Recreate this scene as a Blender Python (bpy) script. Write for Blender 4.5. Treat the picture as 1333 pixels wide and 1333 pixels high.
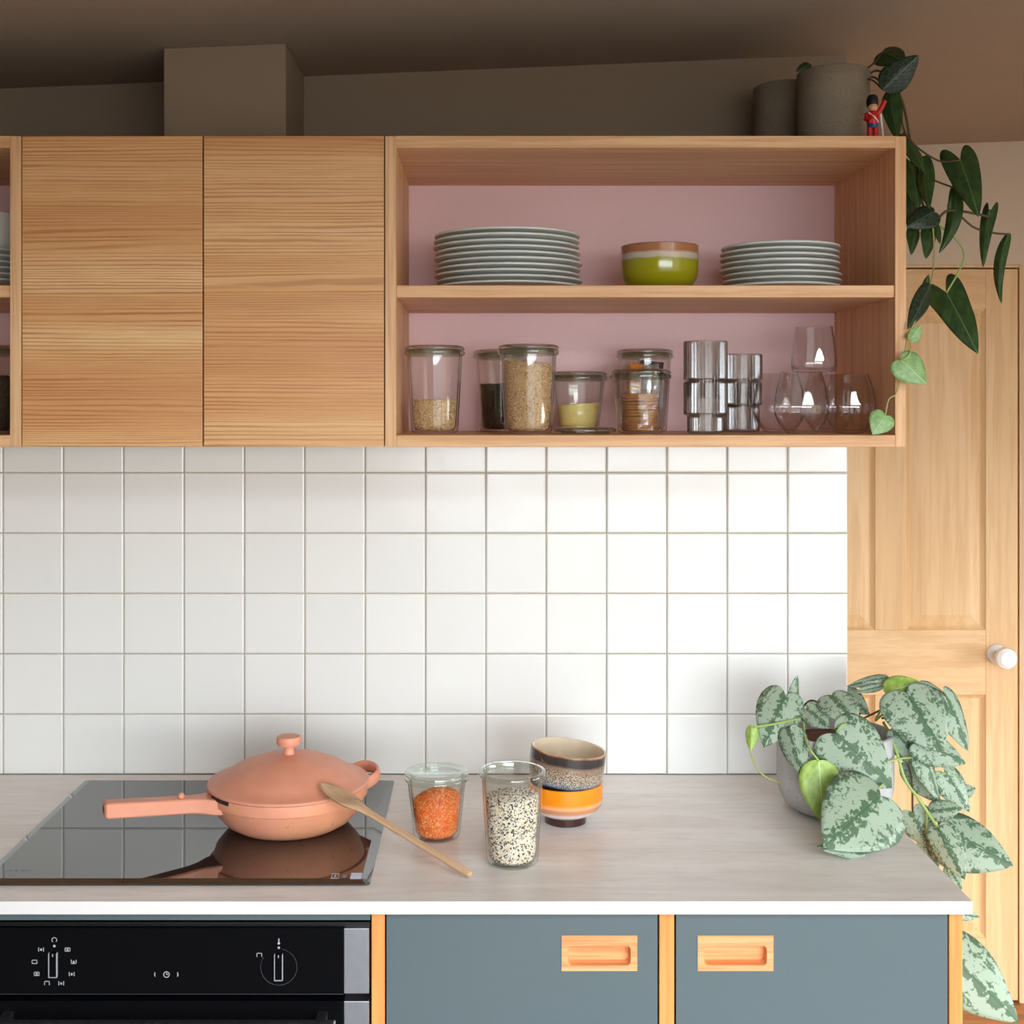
import bpy, math, random
from mathutils import Vector, Matrix
import numpy as np

for o in list(bpy.data.objects):
    bpy.data.objects.remove(o, do_unlink=True)
S = bpy.context.scene
COL = S.collection

# ------------------------------------------------------------------ camera
F, VX, VY, D, CZ = 1614.0, 629.0, 528.0, 2.42, 1.62
cd = bpy.data.cameras.new('camera')
cam = bpy.data.objects.new('camera', cd)
COL.objects.link(cam)
cam.location = (0, -D, CZ)
cam.rotation_euler = (math.pi / 2, 0, 0)
cd.sensor_width = 36.0
cd.lens = 36.0 * F / 1333.0
cd.shift_x = (666.5 - VX) / 1333.0
cd.shift_y = (VY - 666.5) / 1333.0
cd.clip_start = 0.05
S.camera = cam

# ------------------------------------------------------------------ world, daylight, exposure
w = bpy.data.worlds.new('world')
S.world = w
w.use_nodes = True
w.node_tree.nodes['Background'].inputs[0].default_value = (0.88, 0.95, 1.0, 1)
w.node_tree.nodes['Background'].inputs[1].default_value = 12.4


def area(name, loc, target, sx, sy, power, color):
    l = bpy.data.lights.new(name, 'AREA')
    l.shape = 'RECTANGLE'
    l.size, l.size_y, l.energy, l.color = sx, sy, power, color
    o = bpy.data.objects.new(name, l)
    COL.objects.link(o)
    o.location = loc
    d = Vector(target) - Vector(loc)
    o.rotation_euler = d.to_track_quat('-Z', 'Y').to_euler()
    return o


# overcast daylight enters through the glazed garden doors and the rooflight behind the camera (openings guided by portals)
for nm, loc, tgt, sx, sy in (('portal_garden_doors', (1.1, -4.2, 1.04), (1.1, 0, 1.04), 3.0, 1.95), ('portal_rooflight', (1.35, -3.2, 2.47), (1.35, -3.2, 0), 2.7, 1.4),
                                ('portal_side_window', (3.0, -.75, .85), (0, -.75, .85), 1.7, 1.1)):
    area(nm, loc, tgt, sx, sy, 1, (1, 1, 1)).data.cycles.is_portal = True

S.view_settings.view_transform = 'Standard'
S.view_settings.look = 'None'
S.view_settings.exposure = 0.12
S.view_settings.gamma = 1.0
S.view_settings.use_curve_mapping = False
S.cycles.transparent_max_bounces = 40
S.cycles.max_bounces = 10
S.cycles.diffuse_bounces = 5
S.cycles.glossy_bounces = 5


def P(px, py, y):
    """world point that lies at depth y on the line of sight of a photo pixel"""
    d = D + y
    return Vector(((px - VX) / F * d, y, CZ - (py - VY) / F * d))


def s2l(c):
    return tuple((v / 255 / 12.92) if v / 255 <= 0.04045 else ((v / 255 + 0.055) / 1.055) ** 2.4 for v in c) + (1,)


# ------------------------------------------------------------------ materials
class N:
    def __init__(self, name):
        self.m = bpy.data.materials.new(name)
        self.m.use_nodes = True
        self.t = self.m.node_tree
        self.b = self.t.nodes['Principled BSDF']
        self.out = self.t.nodes['Material Output']

    def n(self, typ, **kw):
        x = self.t.nodes.new(typ)
        for k, v in kw.items():
            if k.startswith('_'):
                setattr(x, k[1:], v)
            else:
                x.inputs[k.replace('__', ' ')].default_value = v
        return x

    def l(self, a, b):
        self.t.links.new(a, b)

    def coord(self, scale=(1, 1, 1), kind='Object', rand=0.0):
        tc = self.n('ShaderNodeTexCoord')
        mp = self.n('ShaderNodeMapping')
        mp.inputs['Scale'].default_value = scale
        self.l(tc.outputs[kind], mp.inputs['Vector'])
        if rand:
            oi = self.n('ShaderNodeObjectInfo')
            mu = self.n('ShaderNodeMath', _operation='MULTIPLY')
            mu.inputs[1].default_value = rand
            self.l(oi.outputs['Random'], mu.inputs[0])
            self.l(mu.outputs[0], mp.inputs['Location'])
        return mp.outputs['Vector']

    def noise(self, vec, scale, detail=3, rough=0.5, dist=0.0):
        x = self.n('ShaderNodeTexNoise', Scale=scale, Detail=detail, Roughness=rough, Distortion=dist)
        if vec is not None:
            self.l(vec, x.inputs['Vector'])
        return x.outputs['Fac']

    def ramp(self, fac, stops, interp='LINEAR'):
        r = self.n('ShaderNodeValToRGB')
        cr = r.color_ramp
        cr.interpolation = interp
        while len(cr.elements) < len(stops):
            cr.elements.new(0.5)
        for e, (p, c) in zip(cr.elements, stops):
            e.position = p
            e.color = c if len(c) == 4 else tuple(c) + (1,)
        self.l(fac, r.inputs['Fac'])
        return r.outputs['Color']

    def mix(self, fac, a, b, mode='MIX'):
        x = self.n('ShaderNodeMix', _data_type='RGBA', _blend_type=mode)
        for s, v in ((x.inputs['Factor'], fac), (x.inputs['A'], a), (x.inputs['B'], b)):
            if hasattr(v, 'links'):
                self.l(v, s)
            else:
                s.default_value = v
        return x.outputs['Result']

    def math(self, op, a, b=0.0, clamp=False):
        x = self.n('ShaderNodeMath', _operation=op, _use_clamp=clamp)
        for i, v in enumerate((a, b)):
            if hasattr(v, 'links'):
                self.l(v, x.inputs[i])
            else:
                x.inputs[i].default_value = v
        return x.outputs[0]

    def bump(self, h, strength=0.2, dist=0.002):
        x = self.n('ShaderNodeBump', Strength=strength, Distance=dist)
        self.l(h, x.inputs['Height'])
        self.l(x.outputs['Normal'], self.b.inputs['Normal'])

    def set(self, **kw):
        names = dict(color='Base Color', rough='Roughness', metal='Metallic', spec='Specular IOR Level', coat='Coat Weight',
                     coatr='Coat Roughness', ior='IOR', sheen='Sheen Weight', trans='Transmission Weight', sss='Subsurface Weight')
        for k, v in kw.items():
            s = self.b.inputs[names[k]]
            if hasattr(v, 'links'):
                self.l(v, s)
            else:
                s.default_value = v
        return self


def plain(name, rgb, rough=0.5, metal=0.0, spec=0.5, coat=0.0, nz=0.06, nscale=20, bump=0.0, bscale=300):
    m = N(name)
    c = s2l(rgb)
    v = m.coord()
    f = m.noise(v, nscale, 4)
    lo = tuple(x * (1 - nz) for x in c[:3]) + (1,)
    hi = tuple(min(1, x * (1 + nz)) for x in c[:3]) + (1,)
    m.set(color=m.ramp(f, [(0.3, lo), (0.7, hi)]), rough=rough, metal=metal, spec=spec, coat=coat)
    if bump:
        m.bump(m.noise(v, bscale, 3), bump, 0.001)
    return m.m


def wood(name, axis, light, dark, line, scale=1.0, rough=0.45, lines=0.5, rand=3.0, stretch=0.035, coat=0.0):
    """streaky softwood / oak grain running along the given axis"""
    m = N(name)
    st = [1.0, 1.0, 1.0]
    st['xyz'.index(axis)] = stretch
    v = m.coord(tuple(st), rand=rand)
    broad = m.noise(v, 9 * scale, 2, 0.5, 0.2)
    base = m.ramp(broad, [(0.32, s2l(dark)), (0.62, s2l(light))])
    fine = m.noise(v, 75 * scale, 3, 0.6, 0.15)
    fac = m.ramp(fine, [(0.40, (1, 1, 1)), (0.56, (0, 0, 0))])
    fac = m.math('MULTIPLY', fac, lines)
    c = m.mix(fac, base, s2l(line))
    pores = m.noise(v, 420 * scale, 2, 0.5)
    c = m.mix(m.math('MULTIPLY', m.ramp(pores, [(0.35, (1, 1, 1)), (0.5, (0, 0, 0))]), 0.25 * lines), c, s2l(line))
    m.set(color=c, rough=rough, coat=coat, spec=0.35)
    m.bump(fine, 0.08, 0.001)
    return m.m


M = {}


def fir_front():
    m = N('fir_veneer')
    v = m.coord((0.022, 1, 1), rand=0.31)
    wob = m.noise(v, 16, 2, 0.5, 0.0)
    wob2 = m.noise(m.coord((0.16, 1, 1), rand=0.7), 34, 3, 0.55)
    sep = m.n('ShaderNodeSeparateXYZ')
    m.l(v, sep.inputs[0])
    z = m.math('MULTIPLY', sep.outputs['Z'], 1050.0)
    z = m.math('ADD', z, m.math('MULTIPLY', wob, 60.0))
    z = m.math('ADD', z, m.math('MULTIPLY', wob2, 5.0))
    sn = m.math('SINE', z)
    sn = m.math('ADD', m.math('MULTIPLY', sn, 0.5), 0.5)
    broad = m.noise(v, 13, 2, 0.5)
    base = m.ramp(broad, [(0.30, s2l((216, 156, 104))), (0.50, s2l((228, 174, 118))), (0.68, s2l((240, 198, 144)))])
    lf = m.ramp(sn, [(0.55, (0, 0, 0)), (0.92, (1, 1, 1))])
    amt = m.ramp(m.noise(m.coord((0.12, 1, 1), rand=0.5), 30, 3), [(0.35, (0.2, 0.2, 0.2)), (0.66, (0.8, 0.8, 0.8))])
    fac = m.math('MULTIPLY', lf, amt)
    c = m.mix(fac, base, s2l((178, 108, 62)))
    fine = m.noise(v, 480, 2)
    c = m.mix(m.math('MULTIPLY', m.ramp(fine, [(0.35, (1, 1, 1)), (0.55, (0, 0, 0))]), 0.22), c, s2l((186, 118, 70)))
    m.set(color=c, rough=0.42, spec=0.4)
    m.bump(sn, 0.05, 0.0006)
    return m.m


M['fir'] = fir_front()
FIRE = ((238, 196, 148), (226, 174, 124), (196, 132, 86))
M['fir_x'] = wood('fir_edge_x', 'x', *FIRE, scale=1.3, lines=0.45)
M['fir_z'] = wood('fir_edge_z', 'z', *FIRE, scale=1.3, lines=0.45)
M['oakstile'] = wood('base_edge_oak', 'z', (240, 166, 96), (228, 144, 76), (200, 112, 54), scale=1.5, lines=0.4)
M['oakhandle'] = wood('handle_oak', 'x', (242, 180, 126), (232, 158, 102), (200, 120, 70), scale=1.6, lines=0.55)
OAK = ((230, 193, 146), (221, 180, 129), (203, 155, 104))
M['oak_z'] = wood('door_oak_vertical', 'z', *OAK, scale=0.75, lines=0.4, rough=0.4, stretch=0.05)
M['oak_x'] = wood('door_oak_horizontal', 'x', *OAK, scale=0.75, lines=0.4, rough=0.4, stretch=0.12)
M['spoon'] = wood('spoon_beech', 'x', (206, 172, 138), (190, 154, 118), (150, 114, 82), scale=1.8, lines=0.4, rough=0.6)
M['floorboard'] = wood('floor_oak', 'x', (188, 128, 78), (168, 108, 62), (120, 72, 38), scale=0.6, lines=0.5, rough=0.4)
M['floor'] = plain('floor_screed', (110, 84, 60), 0.8)
M['paint'] = plain('plaster_dimmed', (150, 132, 113), 0.9, spec=0.2, nz=0.02, nscale=6, bump=0.03, bscale=120)  # wall plaster set darker to hold the shade above the cabinets
M['ceil'] = plain('ceiling_plaster', (164, 144, 126), 0.9, spec=0.2, nz=0.02, nscale=6, bump=0.03, bscale=120)
M['paint_lit'] = plain('plaster_lit', (206, 186, 164), 0.9, spec=0.2, nz=0.02, nscale=6, bump=0.03, bscale=120)  # lighter copy of the wall plaster, standing for more light in the hall
M['grout'] = plain('grout', (180, 172, 158), 0.95, spec=0.1, nscale=90, bump=0.2)
M['pink'] = plain('pink_laminate', (238, 202, 204), 0.5, nz=0.015, nscale=200)
M['gap'] = plain('gap_shade', (30, 24, 20), 0.9)  # near-black, standing for shade in cabinet gaps and the pan handle hole
M['green'] = plain('greygreen_laminate', (88, 101, 105), 0.36, nz=0.05, nscale=400, bump=0.08, bscale=500)
M['white_edge'] = plain('worktop_edge', (228, 226, 223), 0.45, nz=0.02)
M['steel'] = plain('brushed_steel', (182, 182, 188), 0.34, metal=1.0, nz=0.05, nscale=60)
M['black_plastic'] = plain('black_plastic', (10, 10, 11), 0.4)
M['sym'] = plain('printed_symbol', (170, 172, 175), 0.6, nz=0.0)
M['sym_dim'] = plain('printed_symbol_dim', (120, 122, 126), 0.6, nz=0.0)
M['sticker'] = plain('sticker_blue_white', (214, 222, 246), 0.5, nz=0.12, nscale=900)
M['sticker_dark'] = plain('sticker_print', (120, 126, 160), 0.5)
M['porcelain'] = plain('white_porcelain', (246, 246, 246), 0.15, coat=0.5, nz=0.01)
M['plate'] = plain('plate_glaze', (226, 230, 226), 0.22, coat=0.3, nz=0.02)
M['soil'] = plain('soil', (92, 54, 38), 0.95, nz=0.5, nscale=120, bump=1.0, bscale=200)
M['stemgreen'] = plain('stem_green', (150, 176, 96), 0.5)
M['stembrown'] = plain('stem_brown', (84, 66, 40), 0.6)
M['stempale'] = plain('stem_pale', (168, 172, 110), 0.5)
M['red'] = plain('toy_red', (196, 24, 26), 0.35)
M['tblack'] = plain('toy_black', (14, 14, 16), 0.5)
M['tskin'] = plain('toy_skin', (226, 170, 130), 0.4)
M['twhite'] = plain('toy_white', (232, 232, 226), 0.4)
M['tblue'] = plain('toy_blue', (30, 70, 130), 0.4)
M['foil'] = plain('foil_packet', (196, 200, 208), 0.28, metal=0.9, bump=0.6, bscale=60)
M['packet'] = plain('orange_packet', (236, 120, 30), 0.35, nz=0.6, nscale=60)
M['film'] = plain('dark_packet', (70, 66, 74), 0.3, bump=0.5, bscale=60)
M['yellow'] = plain('yellow_flour', (255, 232, 150), 0.9, nz=0.05, nscale=300, bump=0.3, bscale=500)
M['cracker'] = plain('cracker', (206, 140, 70), 0.8, nz=0.25, nscale=120, bump=0.6, bscale=300)
M['dark_top'] = plain('unseen_dark_top', (92, 66, 46), 0.9)  # unseen cabinet tops, darkened to cut bounce onto the wall above
M['stone'] = plain('floor_stone_added', (104, 102, 100), 0.6, nscale=8)  # unseen kitchen floor finish, added in dark grey to cut warm bounce
M['terrace'] = plain('dark_ground_unseen', (74, 68, 62), 0.95, nscale=3)  # unseen ground outside, kept dark to limit light bounced upward
M['spout_dark'] = plain('spout_shade_black', (26, 26, 28), 0.6)  # black for the shade in the pan's spout gap


def tile_mat():
    m = N('tile_glaze')
    v = m.coord(rand=7.0)
    oi = m.n('ShaderNodeObjectInfo')
    c = m.ramp(oi.outputs['Random'], [(0.0, s2l((231, 232, 230))), (0.5, s2l((233, 234, 232))), (1.0, s2l((235, 236, 233)))])
    m.set(color=c, rough=0.2, spec=0.5)
    m.bump(m.noise(v, 22, 2, 0.5), 0.12, 0.004)
    return m.m


M['tile'] = tile_mat()


def worktop_mat():
    m = N('worktop_laminate')
    v = m.coord((0.12, 1, 1))
    a = m.noise(v, 14, 5, 0.6, 0.6)
    c = m.ramp(a, [(0.30, s2l((220, 214, 210))), (0.5, s2l((231, 226, 222))), (0.72, s2l((240, 237, 234)))])
    b = m.noise(m.coord((0.2, 1, 1)), 70, 4, 0.6)
    c = m.mix(m.math('MULTIPLY', m.ramp(b, [(0.36, (1, 1, 1)), (0.5, (0, 0, 0))]), 0.3), c, s2l((204, 195, 189)))
    m.set(color=c, rough=0.36, spec=0.5)
    m.bump(b, 0.05, 0.0008)
    return m.m


M['worktop'] = worktop_mat()


def hob_mat():
    m = N('hob_black_glass')
    m.set(color=(0.006, 0.006, 0.007, 1), rough=0.03, ior=2.35, spec=0.5)
    f = m.noise(m.coord(), 300, 2)
    m.l(m.ramp(f, [(0.3, (0.025, 0.025, 0.025)), (0.7, (0.05, 0.05, 0.05))]), m.b.inputs['Roughness'])
    return m.m


M['hob'] = hob_mat()
M['hobedge'] = plain('hob_bevel_steel', (120, 124, 126), 0.22, metal=0.8, nz=0.02)
bg = N('oven_black_glass')
bg.set(color=(0.004, 0.004, 0.005, 1), rough=0.06, spec=0.05)
M['ovenglass'] = bg.m


def glass(name, tint=(0.97, 0.98, 0.97), edge=(0.62, 0.68, 0.62), ior=1.45, rough=0.0, ribs=False, boost=1.0):
    """thin glass: see-through body with Fresnel reflection, darker where seen edge-on"""
    m = N(name)
    m.t.nodes.remove(m.b)
    lw = m.n('ShaderNodeLayerWeight', Blend=0.5)
    tc = m.ramp(lw.outputs['Facing'], [(0.0, tint), (0.62, tint), (1.0, edge)])
    tr = m.n('ShaderNodeBsdfTransparent')
    m.l(tc, tr.inputs['Color'])
    gl = m.n('ShaderNodeBsdfGlossy', Roughness=rough)
    r0 = ((ior - 1) / (ior + 1)) ** 2
    sch = m.math('ADD', m.math('MULTIPLY', m.math('POWER', lw.outputs['Facing'], 5.0), 1 - r0), r0)
    mx = m.n('ShaderNodeMixShader')
    fac = m.math('MULTIPLY', sch, boost, clamp=True)
    m.l(fac, mx.inputs[0])
    m.l(tr.outputs[0], mx.inputs[1])
    m.l(gl.outputs[0], mx.inputs[2])
    m.l(mx.outputs[0], m.out.inputs['Surface'])
    return m.m


M['glass'] = glass('jar_glass', (0.985, 0.985, 0.98), (0.50, 0.50, 0.44), boost=1.8)
M['glassrim'] = glass('jar_rim_glass', (0.80, 0.83, 0.78), (0.34, 0.38, 0.32), 1.6, 0.05, boost=2.0)
M['glassgreen'] = glass('jar_glass_green', (0.98, 0.99, 0.98), (0.45, 0.58, 0.49), boost=1.8)
M['glassrimg'] = glass('jar_rim_glass_green', (0.90, 0.95, 0.91), (0.36, 0.52, 0.42), 1.6, 0.03, boost=2.0)
M['wineglass'] = glass('thin_glass', (0.985, 0.98, 0.98), (0.62, 0.60, 0.60), 1.45, boost=2.4)
M['smoke'] = glass('smoked_glass', (0.77, 0.745, 0.72), (0.28, 0.265, 0.25), 1.6, 0.16, boost=1.8)
M['cello'] = glass('cellophane', (0.95, 0.95, 0.95), (0.8, 0.8, 0.8), 1.6, 0.15, boost=1.5)


def concrete(name, rgb):
    m = N(name)
    v = m.coord()
    c = s2l(rgb)
    a = m.noise(v, 18, 5, 0.6)
    col = m.ramp(a, [(0.3, tuple(x * 0.84 for x in c[:3])), (0.7, tuple(min(1, x * 1.1) for x in c[:3]))])
    p = m.noise(v, 260, 2)
    col = m.mix(m.math('MULTIPLY', m.ramp(p, [(0.30, (1, 1, 1)), (0.38, (0, 0, 0))]), 0.6), col, tuple(x * 0.5 for x in c[:3]) + (1,))
    m.set(color=col, rough=0.85, spec=0.2)
    m.bump(m.noise(v, 150, 4), 0.25, 0.001)
    return m.m


M['concrete'] = concrete('pale_concrete', (186, 186, 186))
M['concrete_warm'] = concrete('warm_concrete', (146, 134, 118))


def terracotta(name, stains):
    m = N(name)
    v = m.coord()
    c = m.ramp(m.noise(v, 30, 4), [(0.3, s2l((220, 148, 120))), (0.7, s2l((226, 156, 128)))])
    if stains:
        a = m.noise(v, 60, 3, 0.5, 0.3)
        c = m.mix(m.ramp(a, [(0.66, (0, 0, 0)), (0.71, (0.75, 0.75, 0.75))]), c, s2l((168, 88, 52)))
        b = m.noise(v, 7, 3)
        c = m.mix(m.math('MULTIPLY', m.ramp(b, [(0.45, (0, 0, 0)), (0.65, (1, 1, 1))]), 0.5), c, s2l((230, 160, 112)))
    m.set(color=c, rough=0.42, spec=0.35)
    m.bump(m.noise(v, 600, 2), 0.05, 0.0005)
    return m.m


M['terra'] = terracotta('terracotta_enamel', False)
M['terra_stain'] = terracotta('terracotta_enamel_stained', True)


def banded(name, h, stops, wob=0.03, speck=None, rough=0.15, speckmix=0.8, spec_band=(0, 0)):
    """glazed ceramic with horizontal colour bands; stops in fractions of the height h"""
    m = N(name)
    tc = m.n('ShaderNodeTexCoord')
    sep = m.n('ShaderNodeSeparateXYZ')
    m.l(tc.outputs['Object'], sep.inputs[0])
    nz = m.noise(tc.outputs['Object'], 40, 4)
    z = m.math('DIVIDE', sep.outputs['Z'], h)
    zz = m.math('ADD', z, m.math('MULTIPLY', m.math('SUBTRACT', nz, 0.5), wob * 2))
    c = m.ramp(zz, [(p, s2l(q)) for p, q in stops])
    if speck:
        sp = m.noise(tc.outputs['Object'], 620, 2, 0.6)
        sf = m.ramp(sp, [(0.47, (1, 1, 1)), (0.53, (0, 0, 0))])
        lo, hi = spec_band
        band = m.ramp(zz, [(max(lo - 0.04, 0), (0, 0, 0)), (lo, (1, 1, 1)), (hi, (1, 1, 1)), (min(hi + 0.12, 1), (0, 0, 0))])
        c = m.mix(m.math('MULTIPLY', m.math('MULTIPLY', sf, band), speckmix), c, s2l(speck))
    m.set(color=c, rough=rough, coat=0.4)
    return m.m


M['bowl_green'] = banded('glaze_olive', 0.084, [(0.0, (150, 152, 22)), (0.55, (168, 166, 24)), (0.66, (160, 160, 40)), (0.70, (206, 196, 176)),
                                               (0.78, (208, 196, 178)), (0.83, (176, 120, 84)), (0.97, (178, 122, 86)), (1.0, (110, 64, 40))])
M['bowl_orange'] = banded('glaze_orange', 0.070, [(0.0, (58, 30, 24)), (0.19, (58, 30, 24)), (0.205, (226, 218, 222)), (0.34, (232, 220, 220)), (0.42, (196, 140, 104)),
                                                 (0.50, (206, 140, 96)), (0.54, (250, 176, 130)), (0.60, (246, 160, 90)), (0.64, (244, 142, 16)), (1.0, (246, 146, 12))], wob=0.012)
M['bowl_speck'] = banded('glaze_speckled', 0.083, [(0.0, (30, 26, 26)), (0.3, (40, 36, 38)), (0.36, (150, 160, 180)), (0.45, (196, 184, 166)), (0.62, (190, 168, 142)),
                                                  (0.74, (150, 124, 104)), (0.80, (52, 46, 46)), (0.95, (60, 52, 50)), (0.985, (176, 130, 84)), (1.0, (206, 166, 110))],
                         wob=0.03, speck=(34, 30, 32), spec_band=(0.30, 0.66), speckmix=0.85)
M['bowl_cream'] = plain('glaze_cream', (222, 206, 182), 0.15, coat=0.4, nz=0.06, nscale=30)


def grains(name, stops, rough=0.6):
    m = N(name)
    at = m.n('ShaderNodeAttribute')
    at.attribute_name = 'rnd'
    m.set(color=m.ramp(at.outputs['Fac'], [(p, s2l(c)) for p, c in stops], 'CONSTANT'), rough=rough)
    return m.m


M['lentil'] = grains('red_lentils', [(0, (248, 122, 42)), (0.3, (254, 148, 64)), (0.6, (255, 186, 110)), (0.85, (236, 98, 28))])
M['quinoa'] = grains('mixed_quinoa', [(0, (246, 232, 212)), (0.45, (252, 243, 230)), (0.66, (34, 26, 24)), (0.84, (96, 62, 44)), (0.93, (232, 212, 180))])
M['seed'] = grains('pale_seeds', [(0, (214, 182, 134)), (0.35, (234, 210, 166)), (0.7, (180, 142, 94)), (0.88, (248, 232, 200))])
M['oats'] = grains('brown_seeds', [(0, (206, 170, 122)), (0.35, (226, 196, 150)), (0.7, (166, 126, 82)), (0.88, (242, 220, 182))])
M['darkseed'] = grains('dark_leaves', [(0, (52, 47, 36)), (0.5, (86, 76, 56)), (0.8, (36, 32, 26))])


def leaf_mat(name, kind):
    m = N(name)
    tc = m.n('ShaderNodeTexCoord')
    sep = m.n('ShaderNodeSeparateXYZ')
    m.l(tc.outputs['UV'], sep.inputs[0])
    oi = m.n('ShaderNodeObjectInfo')
    off = m.n('ShaderNodeCombineXYZ')
    m.l(m.math('MULTIPLY', oi.outputs['Random'], 37.0), off.inputs[0])
    m.l(m.math('MULTIPLY', oi.outputs['Random'], 91.0), off.inputs[1])
    va = m.n('ShaderNodeVectorMath', _operation='ADD')
    m.l(tc.outputs['UV'], va.inputs[0])
    m.l(off.outputs[0], va.inputs[1])
    lat = m.math('ABSOLUTE', m.math('SUBTRACT', sep.outputs['X'], 0.5))
    if kind == 'satin':
        big = m.noise(va.outputs[0], 9, 4, 0.62, 0.7)
        med = m.noise(va.outputs[0], 21, 3, 0.6, 0.4)
        spots = m.math('ADD', m.math('MULTIPLY', big, 0.6), m.math('MULTIPLY', med, 0.4))
        rib = m.math('SUBTRACT', m.math('ADD', m.math('MULTIPLY', m.math('SUBTRACT', big, 0.5), 0.35), 0.115), lat)                       # dark feathered zone along the midrib
        rib = m.math('MULTIPLY', rib, 1.8)
        edge = m.math('MULTIPLY', m.math('SUBTRACT', lat, 0.24), 0.42)
        v = m.math('ADD', spots, m.math('MAXIMUM', rib, edge))
        dark = m.ramp(v, [(0.54, (0, 0, 0)), (0.59, (1, 1, 1))])
        c = m.mix(dark, s2l((154, 172, 151)), s2l((82, 108, 82)))
        line = m.ramp(lat, [(0.008, (1, 1, 1)), (0.016, (0, 0, 0))])
        c = m.mix(m.math('MULTIPLY', line, 0.5), c, s2l((60, 92, 62)))
        m.set(color=c, rough=0.5, spec=0.35)
        m.bump(v, 0.15, 0.001)
    else:
        a, b, l = dict(dark=((34, 58, 26), (50, 78, 34), (84, 108, 60)), lime=((140, 172, 76), (166, 196, 100), (190, 212, 130)),
                       pale=((126, 164, 100), (146, 182, 120), (168, 200, 140)), streak=((22, 38, 24), (52, 70, 52), (84, 100, 80)))[kind]
        n1 = m.noise(va.outputs[0], 5 if kind != 'streak' else 12, 3)
        c = m.ramp(n1, [(0.4, s2l(a)), (0.6, s2l(b))])
        line = m.ramp(lat, [(0.008, (1, 1, 1)), (0.018, (0, 0, 0))])
        c = m.mix(line, c, s2l(l))
        m.set(color=c, rough=0.38, spec=0.45)
        wv = m.math('SINE', m.math('MULTIPLY', m.math('SUBTRACT', sep.outputs['Y'], m.math('MULTIPLY', lat, 0.8)), 50.0))
        m.bump(wv, 0.1, 0.0008)
    return m.m


for k in ('satin', 'dark', 'lime', 'pale', 'streak'):
    M['leaf_' + k] = leaf_mat('leaf_' + k, k)


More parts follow.
